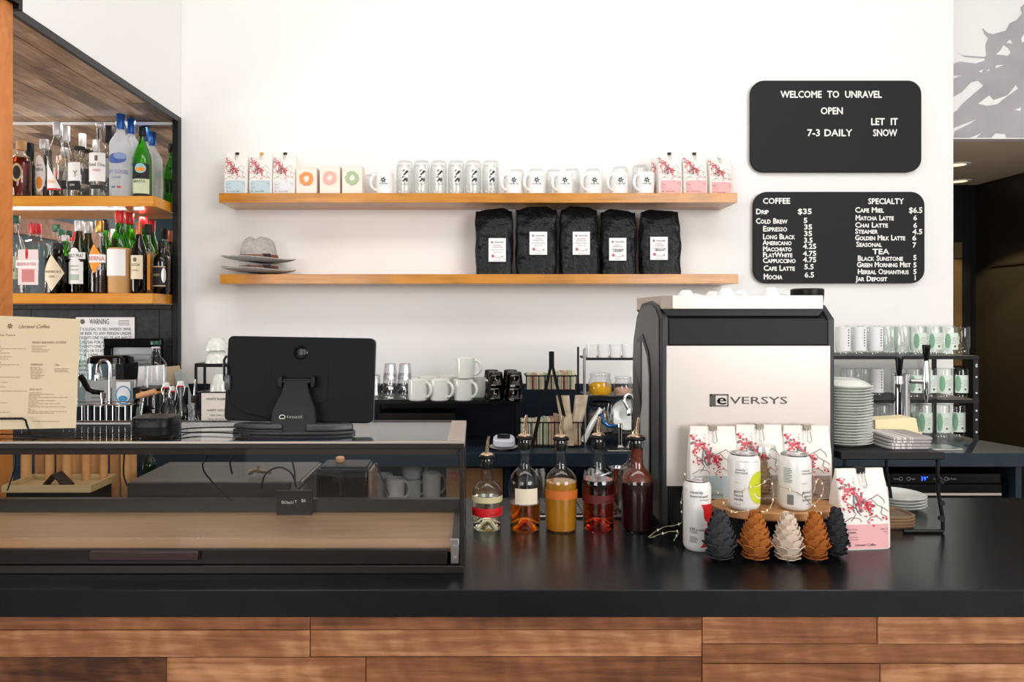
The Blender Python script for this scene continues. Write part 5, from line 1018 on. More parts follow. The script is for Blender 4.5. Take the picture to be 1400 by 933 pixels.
t = thing('wire_easel', 'twisted black wire easel holding up the cream menu', 'easel', (X(20, 2.06), 2.045, DZ1+.0065)); m = M()
zt_ = Z(572.5, 2.05)-DZ1-.0065; rr = X(39, 2.05)-X(20, 2.05)
for ph_ in (0, pi):
    base = [(-.24, 0, zt_), (-.12, 0, zt_), (0, 0, zt_), (rr*.8, 0, zt_+.0003), (rr*1.06, 0, zt_-.005), (rr*1.1, 0, zt_-.015), (rr*1.2, 0.012, .005)]
    Q = []
    for i in range(len(base)-1):
        n_ = int((Vector(base[i+1])-Vector(base[i])).length/.0022)+1
        for j in range(n_): p = Vector(base[i]).lerp(Vector(base[i+1]), j/n_); a = len(Q)*.9+ph_; Q.append((p.x+.0009*cos(a)*(i > 3), p.y+.0019*sin(a), p.z+.0019*cos(a)*(i <= 3)))
    m.tube(Q, .0019, 5)
part('twisted_rail', m, black_plas, t); part('rear_legs', M().tube([(rr*1.2, .012, .004), (rr*1.3, .04, .002), (-.1, .045, .002)], .002, 6).tube([(0, .05, .002), (0, .055, .12)], .002, 6), black_plas, t)
# cables over the case
def cable(label, pts, r_=.0022):
    P = [Vector(p) for p in pts]; Q = []
    for i in range(len(P)-1):
        p0, p1, p2, p3 = P[max(i-1, 0)], P[i], P[i+1], P[min(i+2, len(P)-1)]
        for j in range(8): s_ = j/8; Q.append(.5*((2*p1)+(p2-p0)*s_+(2*p0-5*p1+4*p2-p3)*s_*s_+(3*p1-p0-3*p2+p3)*s_**3))
    Q.append(P[-1]); base = Q[0].copy(); one('power_cable', M().tube([q-base for q in Q], r_, 7), black_plas, label, 'cable', base)
zc = DZ1+.0085
cable('black cable running from the pod along the glass top to the screen, rear one', [(X(236, 2.12), 2.12, zc+.006), (X(262, 2.2), 2.2, zc), (X(300, 2.22), 2.22, zc), (X(335, 2.2), 2.22, zc)], .0022)
cable('black cable running from the pod along the glass top to the screen, front one', [(X(236, 2.1), 2.1, zc+.004), (X(262, 2.1), 2.12, zc), (X(292, 2.1), 2.12, zc), (X(326, 2.1), 2.1, zc)], .0022)
cable('thin cable from the left end of the glass top to the pod', [(X(20, 2.12), 2.13, zc), (X(80, 2.12), 2.1, zc), (X(140, 2.12), 2.1, zc), (X(186, 2.12), 2.12, zc)], .0016)
# objects behind the case, on the bar top
t = thing('cash_drawer', 'dark grey cash drawer behind the display case', 'cash drawer', (X(295, 2.5), 2.47, CZ)); zq = Z(658.5, 2.47)-CZ; xa, xb = X(176, 2.47)-X(295, 2.5), X(397, 2.47)-X(295, 2.5)
part('drawer_case', M().box(xa, xb+.03, 0, .33, 0, zq), mat('drawer_grey', (98, 92, 88), .4, .3), t, bev=.003); part('drawer_front', M().box(xa, xb, -.012, -.0005, .005, zq-.004), mat('drawer_brown', (52, 44, 40), .5), t, bev=.002)
part('side_face', M().box(xb+.0301, xb+.04, 0.01, .32, .005, zq-.003), mat('drawer_side', (120, 116, 114), .4, .3), t)
t = thing('receipt_printer', 'black receipt printer behind the display case', 'printer', (X(477, 2.6), 2.5, CZ)); zq = Z(642, 2.5)-CZ; w_ = 76*2.5/1000
part('printer_case', M().box(-w_/2, w_/2-.012, 0, .16, 0, zq), black_gloss, t, bev=.01, seg=3); part('printer_lid', M().box(-w_/2+.01, w_/2-.02, .02, .14, zq-.001, zq+.006), char_metal, t, bev=.004); part('side_panel', M().box(w_/2-.0119, w_/2, .01, .15, 0, zq-.008), mat('printer_side', (126, 100, 82), .5), t)
t = thing('wooden_bottle_stopper', 'small round wooden stopper on top of the receipt printer', 'stopper', (X(465, 2.6), 2.6, CZ+zq+.0062)); part('knob', M().lathe([(.014, 0), (.016, .004), (.016, .014), (.012, .018)]), mat('beech_handle', (222, 170, 122), .5), t)
t = thing('wooden_tray', 'pale wooden tray behind the left end of the case', 'tray', (X(63, 2.45), 2.45, CZ)); zq = Z(669, 2.45)-CZ; w_ = 122*2.45/1000
part('tray_stand', M().box(-w_/2+.01, w_/2-.01, .01, .16, 0, zq-.012), black_plas, t); pw = wood('pale_tray_wood', [(160, 130, 84), (190, 162, 112), (205, 180, 130)], .5, 0, 6, 12)
part('tray_floor', M().box(-w_/2, w_/2, 0, .18, zq-.0119, zq-.006), pw, t)
for a, b, c, d in ((-w_/2, w_/2, 0, .008), (-w_/2, w_/2, .172, .18), (-w_/2, -w_/2+.008, .0081, .1719), (w_/2-.008, w_/2, .0081, .1719)): part('rim', M().box(a, b, c, d, zq-.0059, zq+.012), pw, t)
t = thing('tent_sign', 'folded dark tent card in the pale wooden tray', 'sign', (X(74, 2.5), 2.52, CZ+zq-.006)); part('leaf', M().prism([(-.045, 0), (-.04, 0), (-.001, .045), (-.005, .045)], -.03, .03), mat('tent_brown', (46, 32, 28), .6), t); part('leaf', M().prism([(0, .045), (-.004, .045), (.035, 0), (.045, 0.0)], -.03, .03), mat('tent_brown', (46, 32, 28), .6), t)
t = thing('chrome_bracket', 'chrome clip tangle lying on the cash drawer', 'clip', (X(352, 2.55), 2.55, CZ+Z(658.5, 2.47)-CZ+.001)); part('clip_body', M().tube([(-.03, 0, .01), (-.01, 0, .02), (.02, .01, .012), (.045, .01, .01)], .009, 8, taper=.6).tube([(0, 0, .015), (.004, 0, .035)], .004, 8), mat('dull_gold_metal', (150, 130, 100), .25, .9), t)
cable('black looped cable over the cash drawer, left loop', [(X(316, 2.44), 2.45, 1.12), (X(314, 2.44), 2.45, 1.17), (X(330, 2.44), 2.46, 1.21), (X(360, 2.44), 2.46, 1.215), (X(390, 2.44), 2.45, 1.2), (X(402, 2.44), 2.44, 1.14), (X(404, 2.43), 2.42, 1.09)], .003)
cable('black looped cable over the cash drawer, low inner loop', [(X(356, 2.44), 2.45, 1.07), (X(362, 2.44), 2.45, 1.12), (X(380, 2.44), 2.46, 1.14), (X(398, 2.44), 2.45, 1.12), (X(406, 2.44), 2.43, 1.08)], .003)
cable('black cable arching toward the receipt printer', [(X(408, 2.44), 2.44, 1.07), (X(425, 2.44), 2.45, 1.11), (X(445, 2.44), 2.46, 1.115), (X(462, 2.44), 2.45, 1.1), (X(466, 2.44), 2.44, 1.05)], .003)
cable('black cable hanging at the right of the receipt printer', [(X(485, 2.45), 2.45, 1.19), (X(505, 2.45), 2.45, 1.18), (X(518, 2.45), 2.45, 1.13), (X(532, 2.44), 2.44, 1.05)], .0025)
cable('black cable hanging inside the case above the cash drawer', [(X(290, 2.2), 2.2, 1.25), (X(277, 2.2), 2.2, 1.2), (X(285, 2.2), 2.22, 1.15), (X(312, 2.22), 2.25, 1.08)], .0025)
cable('black cable hanging beside the kraft tubes, left end', [(X(19, 2.3), 2.3, 1.24), (X(20, 2.3), 2.3, 1.18), (X(10, 2.3), 2.3, 1.1)], .0025)
cable('black cable hanging in front of the rightmost kraft tubes', [(X(170, 2.45), 2.45, 1.19), (X(169, 2.45), 2.45, 1.12), (X(174, 2.45), 2.45, 1.08)], .003)
part_k = [30, 44, 60, 74, 86, 99, 112, 129, 142, 159, 174, 182]
t0 = None
for i, px in enumerate([36, 54, 68, 83, 92, 104, 118, 130, 142, 157, 172, 181]):
    Yk = 2.62+.07*(i % 2); h = [.23, .225, .22][i % 3]; rr = [.014, .012, .012, .011, .013][i % 5]*1.25
    t = thing('kraft_tube', 'tall kraft paper tube standing behind the case, %s from the left' % ORD[i], 'paper tube', (X(px, Yk), Yk, CZ), 0, 'kraft paper tubes behind the case')
    part('tube_wall', M().lathe([(rr, 0), (rr, h), (rr*.85, h), (rr*.85, .01)], n=18), kraft, t)
jarlike('green glass bottle behind the kraft tubes, under the case header', 204, 600, 9, 2.75, 'spirit', green_g, None, None, CZ)
# ---------------------------------------------------------------- syrup bottles on the bar
SY = 2.395; ko = SY/1000
def syrup(label, px, hwpx, top, sh, glass_m, liqm, lv, tip, tapes=(), coat=None, ybase=SY):
    R = hwpx*ko; h = Z(top, SY)-CZ; zs = Z(sh, SY)-CZ; rn = 8.2*ko
    t = thing('syrup_bottle', label, 'bottle', (X(px, ybase), ybase, CZ))
    z1 = zs-R*.75
    out = [(R*.90, .0), (R*.94, .004), (R*1.0, z1), (R*.98, z1+R*.25), (R*.86, z1+R*.55), (R*.62, z1+R*.82), (R*.42, z1+R*.98), (rn*1.0, z1+R*1.2), (rn*.92, h-.045), (rn, h-.026), (rn*1.12, h-.022), (rn*1.12, h-.008), (rn*1.05, h)]
    part('bottle_glass', M().lathe(out, n=40, cap0=False, cap1=False), glass_m, t)
    part('punt', M().lathe([(R*.88, .001), (R*.8, .006), (R*.35, .034), (.001, .04)], n=40, cap0=False, cap1=False), clear, t)
    zl_ = Z(lv, SY)-CZ; q = [(.0005, .044), (R*.36, .038), (R*.84, .008), (R*.90, .006)]
    for a, b in out[2:8]:
        if b < zl_: q.append((a*.955, b))
    def ro(z):
        for i in range(len(out)-1):
            if out[i][1] <= z <= out[i+1][1]: k = (z-out[i][1])/(out[i+1][1]-out[i][1]+1e-9); return out[i][0]+(out[i+1][0]-out[i][0])*k
        return R
    q.append((ro(zl_)*.955, zl_))
    part('syrup', M().lathe(q, n=40, cap0=False), liqm, t)
    if coat: part('syrup_film', M().lathe([(a*.985, b) for a, b in out[3:10] if b > zl_-.02], n=32, cap0=False, cap1=False), coat, t)
    mp = cyl(R)
    for (pa, pb, mm_, cu, hu, lbl) in tapes:
        m = M().rect(-R*hu+cu*R, R*hu+cu*R, Z(pb, SY)-CZ, Z(pa, SY)-CZ, mp, .0006, 16).mt(1)
        if lbl: m.text(lbl, R*.45, Z(pb, SY)-CZ+.005, .008, mp, e=.0012, shear=.3)
        part('tape_label', m, [mm_, ink], t)
    part('stopper', M().lathe([(rn*.75, h-.035), (rn*.8, h), (rn*1.35, h+.001), (rn*1.4, h+.006), (rn*1.2, h+.011), (rn*.8, h+.013)], n=24), black_plas, t)
    zt_ = Z(tip, SY)-CZ
    part('pour_spout', M().lathe([(rn*1.1, h+.0131), (rn*.9, h+.017), (.009, h+.02)], n=20).tube([(0, 0, h+.015), (0, 0, h+.03), (.003, -.002, zt_-.015), (.006, -.004, zt_)], .0078, 12, taper=.62), mat('champagne_chrome', (214, 190, 160), .15, 1.), t)
    return t
def liq(name, col, tr=1., rough=.0, ior=1.35): return mat(name, col, rough, trans=tr, ior=ior)
tape_r = mat('red_tape', (204, 28, 36), .4); tape_b = mat('beige_tape', (206, 192, 150), .5); tape_o = mat('amber_tape', (190, 100, 26), .5); tape_d = mat('dark_red_tape', (84, 8, 12), .5)
syrup('short clear syrup bottle with red tape, left of the row on the bar', 666, 20.5, 627, 662, clear2, liq('clear_syrup', (236, 232, 205)), 680, 597, [(691, 702.5, tape_r, 0, 1.45, 'vanilla'), (676, 684, tape_b, 0, 1.5, '')])
syrup('clear syrup bottle half full of amber syrup with a blank cream label', 717.5, 21.8, 601, 645, clear2, liq('amber_syrup', (222, 116, 22)), 687, 567.5, [(664, 685, mat('cream_sticker', (226, 214, 190), .6), .05, .75, '')])
syrup('clear syrup bottle of cloudy golden syrup with amber tape band', 767, 22, 602, 645, clear2, mat('golden_syrup', (222, 156, 40), .08, trans=.55, ior=1.35), 658, 568.5, [(667, 679, tape_o, 0, 1.45, '')])
syrup('clear syrup bottle full of deep red-amber syrup', 818, 22.2, 600, 645, clear2, liq('red_syrup', (176, 50, 10)), 655, 569.5, [(673, 684, tape_d, 0, 1.5, 'maple')])
syrup('brown-coated bottle of chocolate syrup at the right of the row', 871, 22, 602, 645, clear2, mat('chocolate_syrup', (40, 14, 12), .25), 660, 571, (), glass('brown_film', (168, 82, 52), (90, 36, 22), body=.6))
syrup('clear syrup bottle standing behind the chocolate syrup', 866, 24, 614, 652, clear2, liq('clear_syrup', (236, 232, 205)), 664, 598, (), None, 2.56)
t = thing('milk_pitcher', 'tall steel pitcher behind the red-amber syrup bottle', 'pitcher', (X(845, 2.6), 2.6, CZ)); part('body', M().lathe([(.034, 0), (.036, .01), (.03, .15), (.034, Z(639, 2.6)-CZ), (.031, Z(639, 2.6)-CZ), (.027, .15), (.03, .01)], n=28), chrome, t); part('handle', M().tube([(-.03, 0, .05), (-.06, 0, .06), (-.06, 0, .13), (-.03, 0, .14)], .005, 8), chrome, t)
t = thing('drip_tray', 'low steel drip tray with perforated grille behind the syrup bottles', 'tray', (X(785, 2.65), 2.62, CZ)); w_ = .3; part('pan', M().box(-w_/2, w_/2, -.1, .12, 0, .01), steel, t, bev=.003); part('grille_plate', M().box(-w_/2+.015, w_/2-.015, -.085, .105, .01, .013), black_plas, t)
m = M(); 
for i in range(9):
    for j in range(6):
        m.lathe([(.012, .0131), (.012, .015), (.008, .015), (.008, .0131)], -w_/2+.035+i*.029, -.07+j*.031, n=8, closed=True)
part('grille_pattern', m, steel, t, kind='stuff')
# ---------------------------------------------------------------- right end of the bar: wood board display
t = thing('display_board', 'oval live-edge wooden board on short legs holding cans and coffee bags', 'board', (.918, 2.24, CZ)); bzz = 1.074-CZ
rd = random.Random(1); pts = []
for i in range(40): a = i/40*2*pi; q = 1+.02*sin(3*a+1)+.015*sin(7*a); pts.append((.2*q*cos(a), .105*q*sin(a)))
part('slab', M().prism(pts, bzz-.026, bzz, 'z'), wood('acacia_slab', [(116, 74, 42), (182, 128, 80), (214, 166, 112)], .45, 0, 8, 9, 0, .2), t, bev=.004)
for a in (-.12, .12): part('leg', M().box(a-.015, a+.015, .0, .05, 0, bzz-.0261), black_plas, t)
BT = 1.0745
for i, (px, lb, bd, nm, Yb, ttl) in enumerate([(973.5, 'blossom coffee bag with pale blue band leaning by the espresso machine', blup, 'pale blue band', 2.318, 'Tres Hermanas'), (1037, 'blossom coffee bag in the middle behind the glass with the pinecone', beigep, 'pale band', 2.324, 'Sweater'), (1101.5, 'blossom coffee bag with taupe band, right one on the wooden board', beigep, 'taupe band', 2.318, 'San Fermin')]):
    coffee_bag(lb, (X(px, Yb), Yb, BT), 66*Yb/1000, Z([583, 581, 582][i], Yb)-BT, .05, bd, nm, clip=mat('dull_clip', (150, 140, 124), .3, .8), title=ttl)
coffee_bag('pink-band blossom coffee bag standing on the bar at the right', (X(1174, 2.225), 2.225, CZ), 74*2.21/1000, Z(641, 2.22)-CZ, .08, pinkp, 'pink band', rz=.1, clip=black_steel, title='Febrero Flores', title_big='Levitate')
alu = mat('aluminium', (205, 205, 206), .25, 1.)
canw = mat('can_white', (238, 236, 232), .3, .1)
def can(label, px, Y, z, r_, h, art_):
    t = thing('drink_can', label, 'can', (X(px, Y), Y, z))
    part('can_body', M().lathe([(r_*.72, .0), (r_*.8, .002), (r_*.9, .006), (r_, .016), (r_, h-.024), (r_*.97, h-.016), (r_*.84, h-.005)], n=40, cap1=False), canw, t)
    part('can_lid', M().lathe([(r_*.84, h-.005), (r_*.86, h-.001), (r_*.83, h), (r_*.78, h-.004), (.001, h-.005)], n=40, cap0=False, cap1=False), alu, t)
    m = M(); art_(m, cyl(r_), r_, h); part('label_print', m, [ink, red, mat('lime_print', (196, 204, 22), .45), canw, mat('can_maroon', (170, 90, 106), .5)], t); return t
def a1(m, mp, r_, h):
    m.text('rowdy', -.55*r_, h*.72, .0065, mp, w_=.5*r_*1.2); m.text('mermaid', -.50*r_, h*.67, .0065, mp, w_=.62*r_*1.2)
    for i, s_ in enumerate(['good', 'mood', 'soda']): m.text(s_, -.95*r_, h*(.33-.068*i), .0085, mp, al='l', w_=.52*r_*1.1)
    m.text('PALEO PREBIOTIC SODA', .0, h*.875, .0032, mp); m.text('12 FL OZ', -.9*r_, h*.12, .003, mp, al='l')
    m.mt(2); m.oval(.72*r_, h*.42, .78*r_, h*.29, mp, .0009, 14, 20); m.mt(3); m.line([(.35*r_+.033*(1-cos(a))*.8, h*.33-.018*sin(a)) for a in [pi*i/8 for i in range(9)]][:8], .0038, mp, .0016)
    m.mt(2); m.text('LEMON', -.95*r_, h*.5, .0032, mp, al='l')
def a2(m, mp, r_, h):
    m.text('rowdy', .0, h*.72, .0065, mp, al='l', w_=.6*r_); m.text('mermaid', .0, h*.67, .0065, mp, al='l', w_=.8*r_)
    for i, s_ in enumerate(['good', 'mood', 'soda']): m.text(s_, .02*r_, h*(.33-.068*i), .0085, mp, al='l', w_=.72*r_)
    m.text('PREBIOTIC SODA', .3*r_, h*.13, .003, mp, al='l'); m.mt(1); m.text('COLA', .02*r_, h*.5, .0036, mp, al='l'); m.mt(0)
    for i in range(9): m.rect(-1.1*r_, -.55*r_+(.1*r_ if i % 3 else 0)-.1*r_, h*(.76-.03*i), h*(.768-.03*i), mp)
    for i in range(9): m.rect((-.85+.045*i)*r_, (-.85+.045*i+(.03 if i % 2 else .018))*r_, h*.12, h*.3, mp, .001, 1)
    m.mt(4); m.rows([h*(.1+.76*i/12) for i in range(13)], lambda v: (1.28-.22*sin(pi*(v/h-.1)/.76))*r_, lambda v: 1.5*r_, mp, .0009, 4)
def a3(m, mp, r_, h):
    m.text('rowdy', -.8*r_, h*.83, .0085, mp, al='l', w_=.95*r_); m.text('mermaid', -.8*r_, h*.775, .0085, mp, al='l', w_=1.3*r_); m.text('KOMBUCHA', -.1*r_, h*.735, .0035, mp, al='l')
    m.text('GINGER', -.8*r_, h*.34, .003, mp, al='l'); m.text('STRAWBERRY', -.8*r_, h*.31, .0055, mp, al='l', w_=1.5*r_, e=.0022); m.text('TONIC', -.8*r_, h*.275, .0055, mp, al='l', w_=.55*r_)
    for i in range(5): m.rect(-.8*r_, (-.35+.06*(i % 3))*r_, h*(.22-.018*i), h*(.226-.018*i), mp)
    m.mt(1); vs_ = [i/16 for i in range(17)]
    m.rows([h*(.40+.28*q) for q in vs_], lambda v: r_*((.18-.18*max(0, (v/h-.58)/.1)**1.5) if v/h > .52 else .18+.5*((.52-v/h)/.12)**2), lambda v: r_*1.2*sqrt(max(.0, 1-max(0, (.5-v/h)/.1)**2)) if v/h < .5 else r_*1.2, mp, .001, 6)
    m.rows([h*(.08+.30*q) for q in vs_], lambda v: r_*(-.1+.9*min(1, ((v/h-.08)/.07))**.8*.35 if v/h < .15 else .215+.6*max(0, (v/h-.3)/.08)**2), lambda v: r_*1.25, mp, .001, 6)
can('white soda can with a big lime-green circle on the wooden board', 1016.8, 2.187, BT, 21.3*2.187/1000, Z(619, 2.187)-BT, a1)
can('white soda can showing its barcode side, right one on the board', 1086.5, 2.187, BT, 21.3*2.187/1000, Z(620, 2.187)-BT, a2)
can('tall slim white can with red tulip shapes standing on the bar', 953, 2.195, CZ, 18.6*2.195/1000, Z(655, 2.195)-CZ, a3)
t = can_glass('clear jar-shaped glass with a straw pinecone inside, on the board', (X(1041, 2.262), 2.262, BT), .046, Z(609, 2.262)-BT, False, clear, None, False, 'glass_jar')
# felt pinecones: every petal is a part
petal_prof = [(0, 0), (.55, .02), (.9, .25), (1.0, .5), (.94, .73), (.72, .9), (.38, .985), (.0, 1.0)]
def petal_mesh(mt_, r_, L_):
    m = M(); P = [(a*r_, b*L_) for a, b in petal_prof]; P = P+[(-a, b) for a, b in P[-2:0:-1]]
    n = len(P); cup = lambda p: .22*r_*(p[0]/r_)**2-.12*L_*(p[1]/L_)**2*.0
    m.add([(p[0], cup(p), p[1]) for p in P]+[(p[0], cup(p)+.0022, p[1]) for p in P], [tuple(range(n)), tuple(range(2*n-1, n-1, -1))]+[(i, i+n, (i+1) % n+n, (i+1) % n) for i in range(n)])
    return m.mesh('petal', mt_)
def pinecone(label, px, Y, z, R, h, col, name='felt_pinecone', rows_=9, var=8):
    mt_ = mat('felt_'+'_'.join(map(str, col)), col, .95, var=var, ns=90, bump=.4, bd=.002)
    t = thing(name, label, 'pinecone', (X(px, Y), Y, z))
    env = lambda k: R*.92*(.66+.34*sin(pi/2*min(1, (k+.04)/.3)) if k < .3 else (1-.60*((k-.3)/.7)**2.5))
    part('core', M().loft([(.003+h*.9*k, env(k)*.66*min(1, .35+k*4), env(k)*.66*min(1, .35+k*4)) for k in [i/12 for i in range(13)]], 14), mt_, t)
    me = petal_mesh(mt_, R*.44, R*.86)
    for j in range(rows_):
        k = max(0, j-1)/(rows_-2); zz = .010+h*.80*k*.98 if j else .0045; rr = env(k*.9)*.72*(1 if j > 1 else (.42, .70)[j]); n = max(4, int(round(8*(env(k)/R)**.9)))
        for i in range(n):
            a = 2*pi*(i+.5*(j % 2))/n+rd.uniform(-.06, .06); o = link('petal', me, t); s_ = (1-.35*k)*rd.uniform(.94, 1.06)*(1 if j > 1 else .80)
            o.scale = (s_, s_, s_); o.location = (rr*sin(a), -rr*cos(a), zz)
            lean = [1.22, .92, .66][j] if j < 3 else .14+.5*(1-k)**1.6-.2*k
            o.rotation_euler = (lean, 0, a)
    for i in range(4): a = 2*pi*i/4; o = link('petal', me, t); o.scale = (.6, .6, .62); o.location = (.006*sin(a), -.006*cos(a), h*.84); o.rotation_euler = (-.12, 0, a)
    return t
for px, Y, R, h, col, lb in [(984, 2.087, .046, .140, (52, 55, 60), 'dark grey felt pinecone beside the tall slim can'), (1033, 2.085, .045, .136, (170, 98, 34), 'brown felt pinecone left of the cream one'), (1077, 2.08, .043, .136, (214, 196, 178), 'cream felt pinecone in the middle of the row'), (1114, 2.085, .041, .136, (166, 94, 30), 'brown felt pinecone right of the cream one'), (1143, 2.12, .036, .145, (46, 49, 54), 'dark grey felt pinecone beside the pink-band coffee bag')]:
    pinecone(lb, px, Y, CZ, R, h, col)
pinecone('straw-coloured pinecone inside the clear jar on the board', 1042, 2.262, BT+.014, .031, .115, (170, 140, 104), 'straw_pinecone', 8, 26)
# fairy light wire
wire = mat('fairy_wire', (206, 190, 150), .3, .9)
def fairy(label, pts, seed):
    r = random.Random(seed); P = [Vector((X(p[0], p[2]), p[2], Z(p[1], p[2]))) for p in pts]; Q = []
    for i in range(len(P)-1):
        p0, p1, p2, p3 = P[max(i-1, 0)], P[i], P[i+1], P[min(i+2, len(P)-1)]
        for j in range(8): s_ = j/8; Q.append(.5*((2*p1)+(p2-p0)*s_+(2*p0-5*p1+4*p2-p3)*s_*s_+(3*p1-p0-3*p2+p3)*s_**3))
    Q.append(P[-1]); b = Q[0].copy(); t = thing('fairy_light_wire', label, 'string light', b)
    part('wire', M().tube([q-b for q in Q], .00075, 5).tube([q-b+Vector((.0015*sin(i*1.3), -.0015, .0015*cos(i*1.3))) for i, q in enumerate(Q)], .0007, 5), wire, t)
    for i in range(6, len(Q)-2, 9): part('bulb', M().loft([(-.004, .001, .001), (-.002, .0024, .0024), (.002, .0024, .0024), (.004, .001, .001)], 8), mat('bulb_clear', (250, 240, 214), .1, emit=.05), t, loc=Q[i]-b)
fairy('fairy light wire trailing left from the wooden board onto the bar', [(886, 735, 2.27), (905, 722, 2.28), (930, 716, 2.28), (932, 700, 2.27), (931, 690, 2.26), (934, 668, 2.255), (935, 655, 2.255), (938, 640, 2.26)], 1)
fairy('short loose tail of fairy wire lying on the bar by the slim can', [(888, 736, 2.26), (912, 728, 2.26), (927, 727, 2.25), (925, 733, 2.25), (921, 739, 2.25)], 5)
fairy('fairy light wire looping between the blue-band bag and the jar', [(970, 668, 2.26), (985, 677, 2.24), (990, 690, 2.17), (1000, 700, 2.13), (1020, 699, 2.12), (1045, 700, 2.12), (1055, 690, 2.14), (1057, 672, 2.16), (1052, 655, 2.16), (1040, 663, 2.14), (1022, 668, 2.14), (1010, 675, 2.14)], 2)
fairy('fairy light wire curling around the right can on the board', [(1065, 665, 2.14), (1085, 672, 2.13), (1100, 680, 2.14), (1110, 690, 2.15), (1122, 680, 2.17), (1125, 665, 2.18), (1118, 655, 2.2), (1112, 672, 2.18), (1108, 684, 2.16), (1118, 697, 2.12), (1123, 703, 2.11)], 3)
# ---------------------------------------------------------------- black stand with plates and napkins
t = thing('plate_stand', 'black metal riser stand on the bar carrying plates and napkins', 'stand', (1.34, 2.35, CZ)); zs = Z(619, 2.35)-CZ; xL, xR = 1.175-1.34, 1.509-1.34
part('stand_top', M().box(xL, xR, 0, .33, zs-.024, zs), black_steel, t, bev=.003)
for y_ in (.006, .30):
    part('leg', M().tube([(xR-.02, y_, zs-.0245), (xR-.02, y_, zs-.12), (xR-.006, y_, .06), (xR-.003, y_, .03), (xR-.004, y_, .0065)], .006, 8), black_steel, t)
    part('foot_rail', M().tube([(xR-.004, y_, .0062), (xR-.02, y_, .006), (xR-.13, y_, .006)], .006, 8), black_steel, t)
    part('leg', M().tube([(xL+.015, y_, zs-.0245), (xL+.015, y_, .0)], .006, 8), black_steel, t)
for zz in (.05, .1, .17): part('joint_bolt', M().lathe([(.008, 0), (.009, .012)], n=12).xf(Matrix.Rotation(pi/2, 4, 'X')).xf(Matrix.Translation((xR-.016, .0, zz))), black_plas, t)
ST = CZ+zs+.0003
def plate(label, x_, y_, z_, r_, h=.013, nm='plate', group=None):
    t = thing(nm, label, 'plate', (x_, y_, z_), 0, group)
    part('dish', M().lathe([(r_*.55, 0), (r_*.58, .001), (r_*.7, .004), (r_*.97, h-.003), (r_, h-.001), (r_*.98, h), (r_*.68, .0065), (r_*.5, .004), (.001, .004)], n=48), ivory, t); return t
p0 = None; N = 21; step = (Z(528, 2.5)-ST-.01)/(N-1)
for i in range(N):
    lb = 'white plate in the tall stack beside the espresso machine, %s from the bottom' % ORD[i]
    jx = rd.uniform(-.003, .003)
    if p0 is None: p0 = plate(lb, 1.2575, 2.5, ST, .091, .015)
    else: dup(p0, (1.2575+jx, 2.5+jx, ST+i*step), lb)
tt = thing('bowl', 'white shallow bowl turned over on top of the tall plate stack', 'bowl', (1.25, 2.5, ST+(N-1)*step+.0155)); part('dish', M().lathe([(.088, 0), (.088, .003), (.07, .014), (.045, Z(517, 2.5)-ST-(N-1)*step-.0155), (.001, Z(517, 2.5)-ST-(N-1)*step-.016)], n=40, cap0=False), ivory, tt)
def napkin(label, x0, x1, y0_, y1_, z_, h, rz):
    t = thing('folded_napkin', label, 'napkin', ((x0+x1)/2, (y0_+y1_)/2, z_), rz); w_ = (x1-x0)/2; d = (y1_-y0_)/2
    lin_ = mat('linen_grey', (168, 162, 160), .9, var=8, ns=120); st = mat('linen_stripe', (226, 222, 218), .9)
    for q in range(2):
        sec = [(z, w_*(1-.02*q)*a, d*a, q*.004, 0) for z, a in ((q*h/2+.0005, .97), (q*h/2+h*.15, 1), (q*h/2+h*.35, 1), (q*h/2+h*.49, .96))]
        part('cloth_fold', M().loft(sec, 40, 9), lin_, t)
        m = M()
        for xa in (-w_*.78, -w_*.64, -w_*.5, -w_*.36, -w_*.08, w_*.02):
            wd = .009 if xa in (-w_*.64, -w_*.36) else .004
            m.box(xa, xa+wd, -d*1.004, -d*.9, q*h/2+h*.10, q*h/2+h*.4); 
            if q: m.box(xa, xa+wd, -d*.97, d*.9, q*h/2+h*.4, q*h/2+h*.498)
        part('stripe', m, st, t)
nh = (Z(592, 2.5)-ST)/2
napkin('grey striped linen napkin, lower of the two folded ones', 1.352, 1.5, 2.40, 2.58, ST, nh, 0); napkin('grey striped linen napkin, upper of the two folded ones', 1.362, 1.508, 2.40, 2.58, ST+nh+.0005, nh, -.04)
t = thing('paper_tray', 'pale yellow stack of paper liners behind the napkins', 'paper stack', (X(1219, 2.62), 2.62, ST)); part('paper_stack', M().prism([(-.075, 0), (.085, 0), (.07, .075), (.06, .078), (-.075, .07)], -.03, .05), mat('liner_cream', (238, 222, 176), .6), t, bev=.001); part('paper_stack', M().prism([(-.075, 0), (.09, 0), (.088, .028), (-.075, .015)], -.034, -.0305), mat('liner_cream', (238, 222, 176), .6), t)
# plates and trays on the bar
for i in range(4): plate('white plate in the low stack on the bar under the stand, %s from the bottom' % ORD[i], X(1222, 2.67), 2.67, CZ+.0002+i*.0105, .105, .022)
trm = wood('tray_plywood', [(120, 92, 70), (160, 128, 100), (180, 150, 124)], .5, 0, 6, 10)
for i in range(4):
    t = thing('serving_tray', 'thin brown plywood tray on the bar, %s from the bottom of its stack' % ORD[i], 'tray', (1.33, 2.46, CZ+.0002+i*.0105)); part('tray_rim', M().loft([(0, .118, .06), (.009, .126, .068), (.0102, .126, .068), (.0102, .12, .062), (.004, .115, .057)], 40, 5), trm, t)
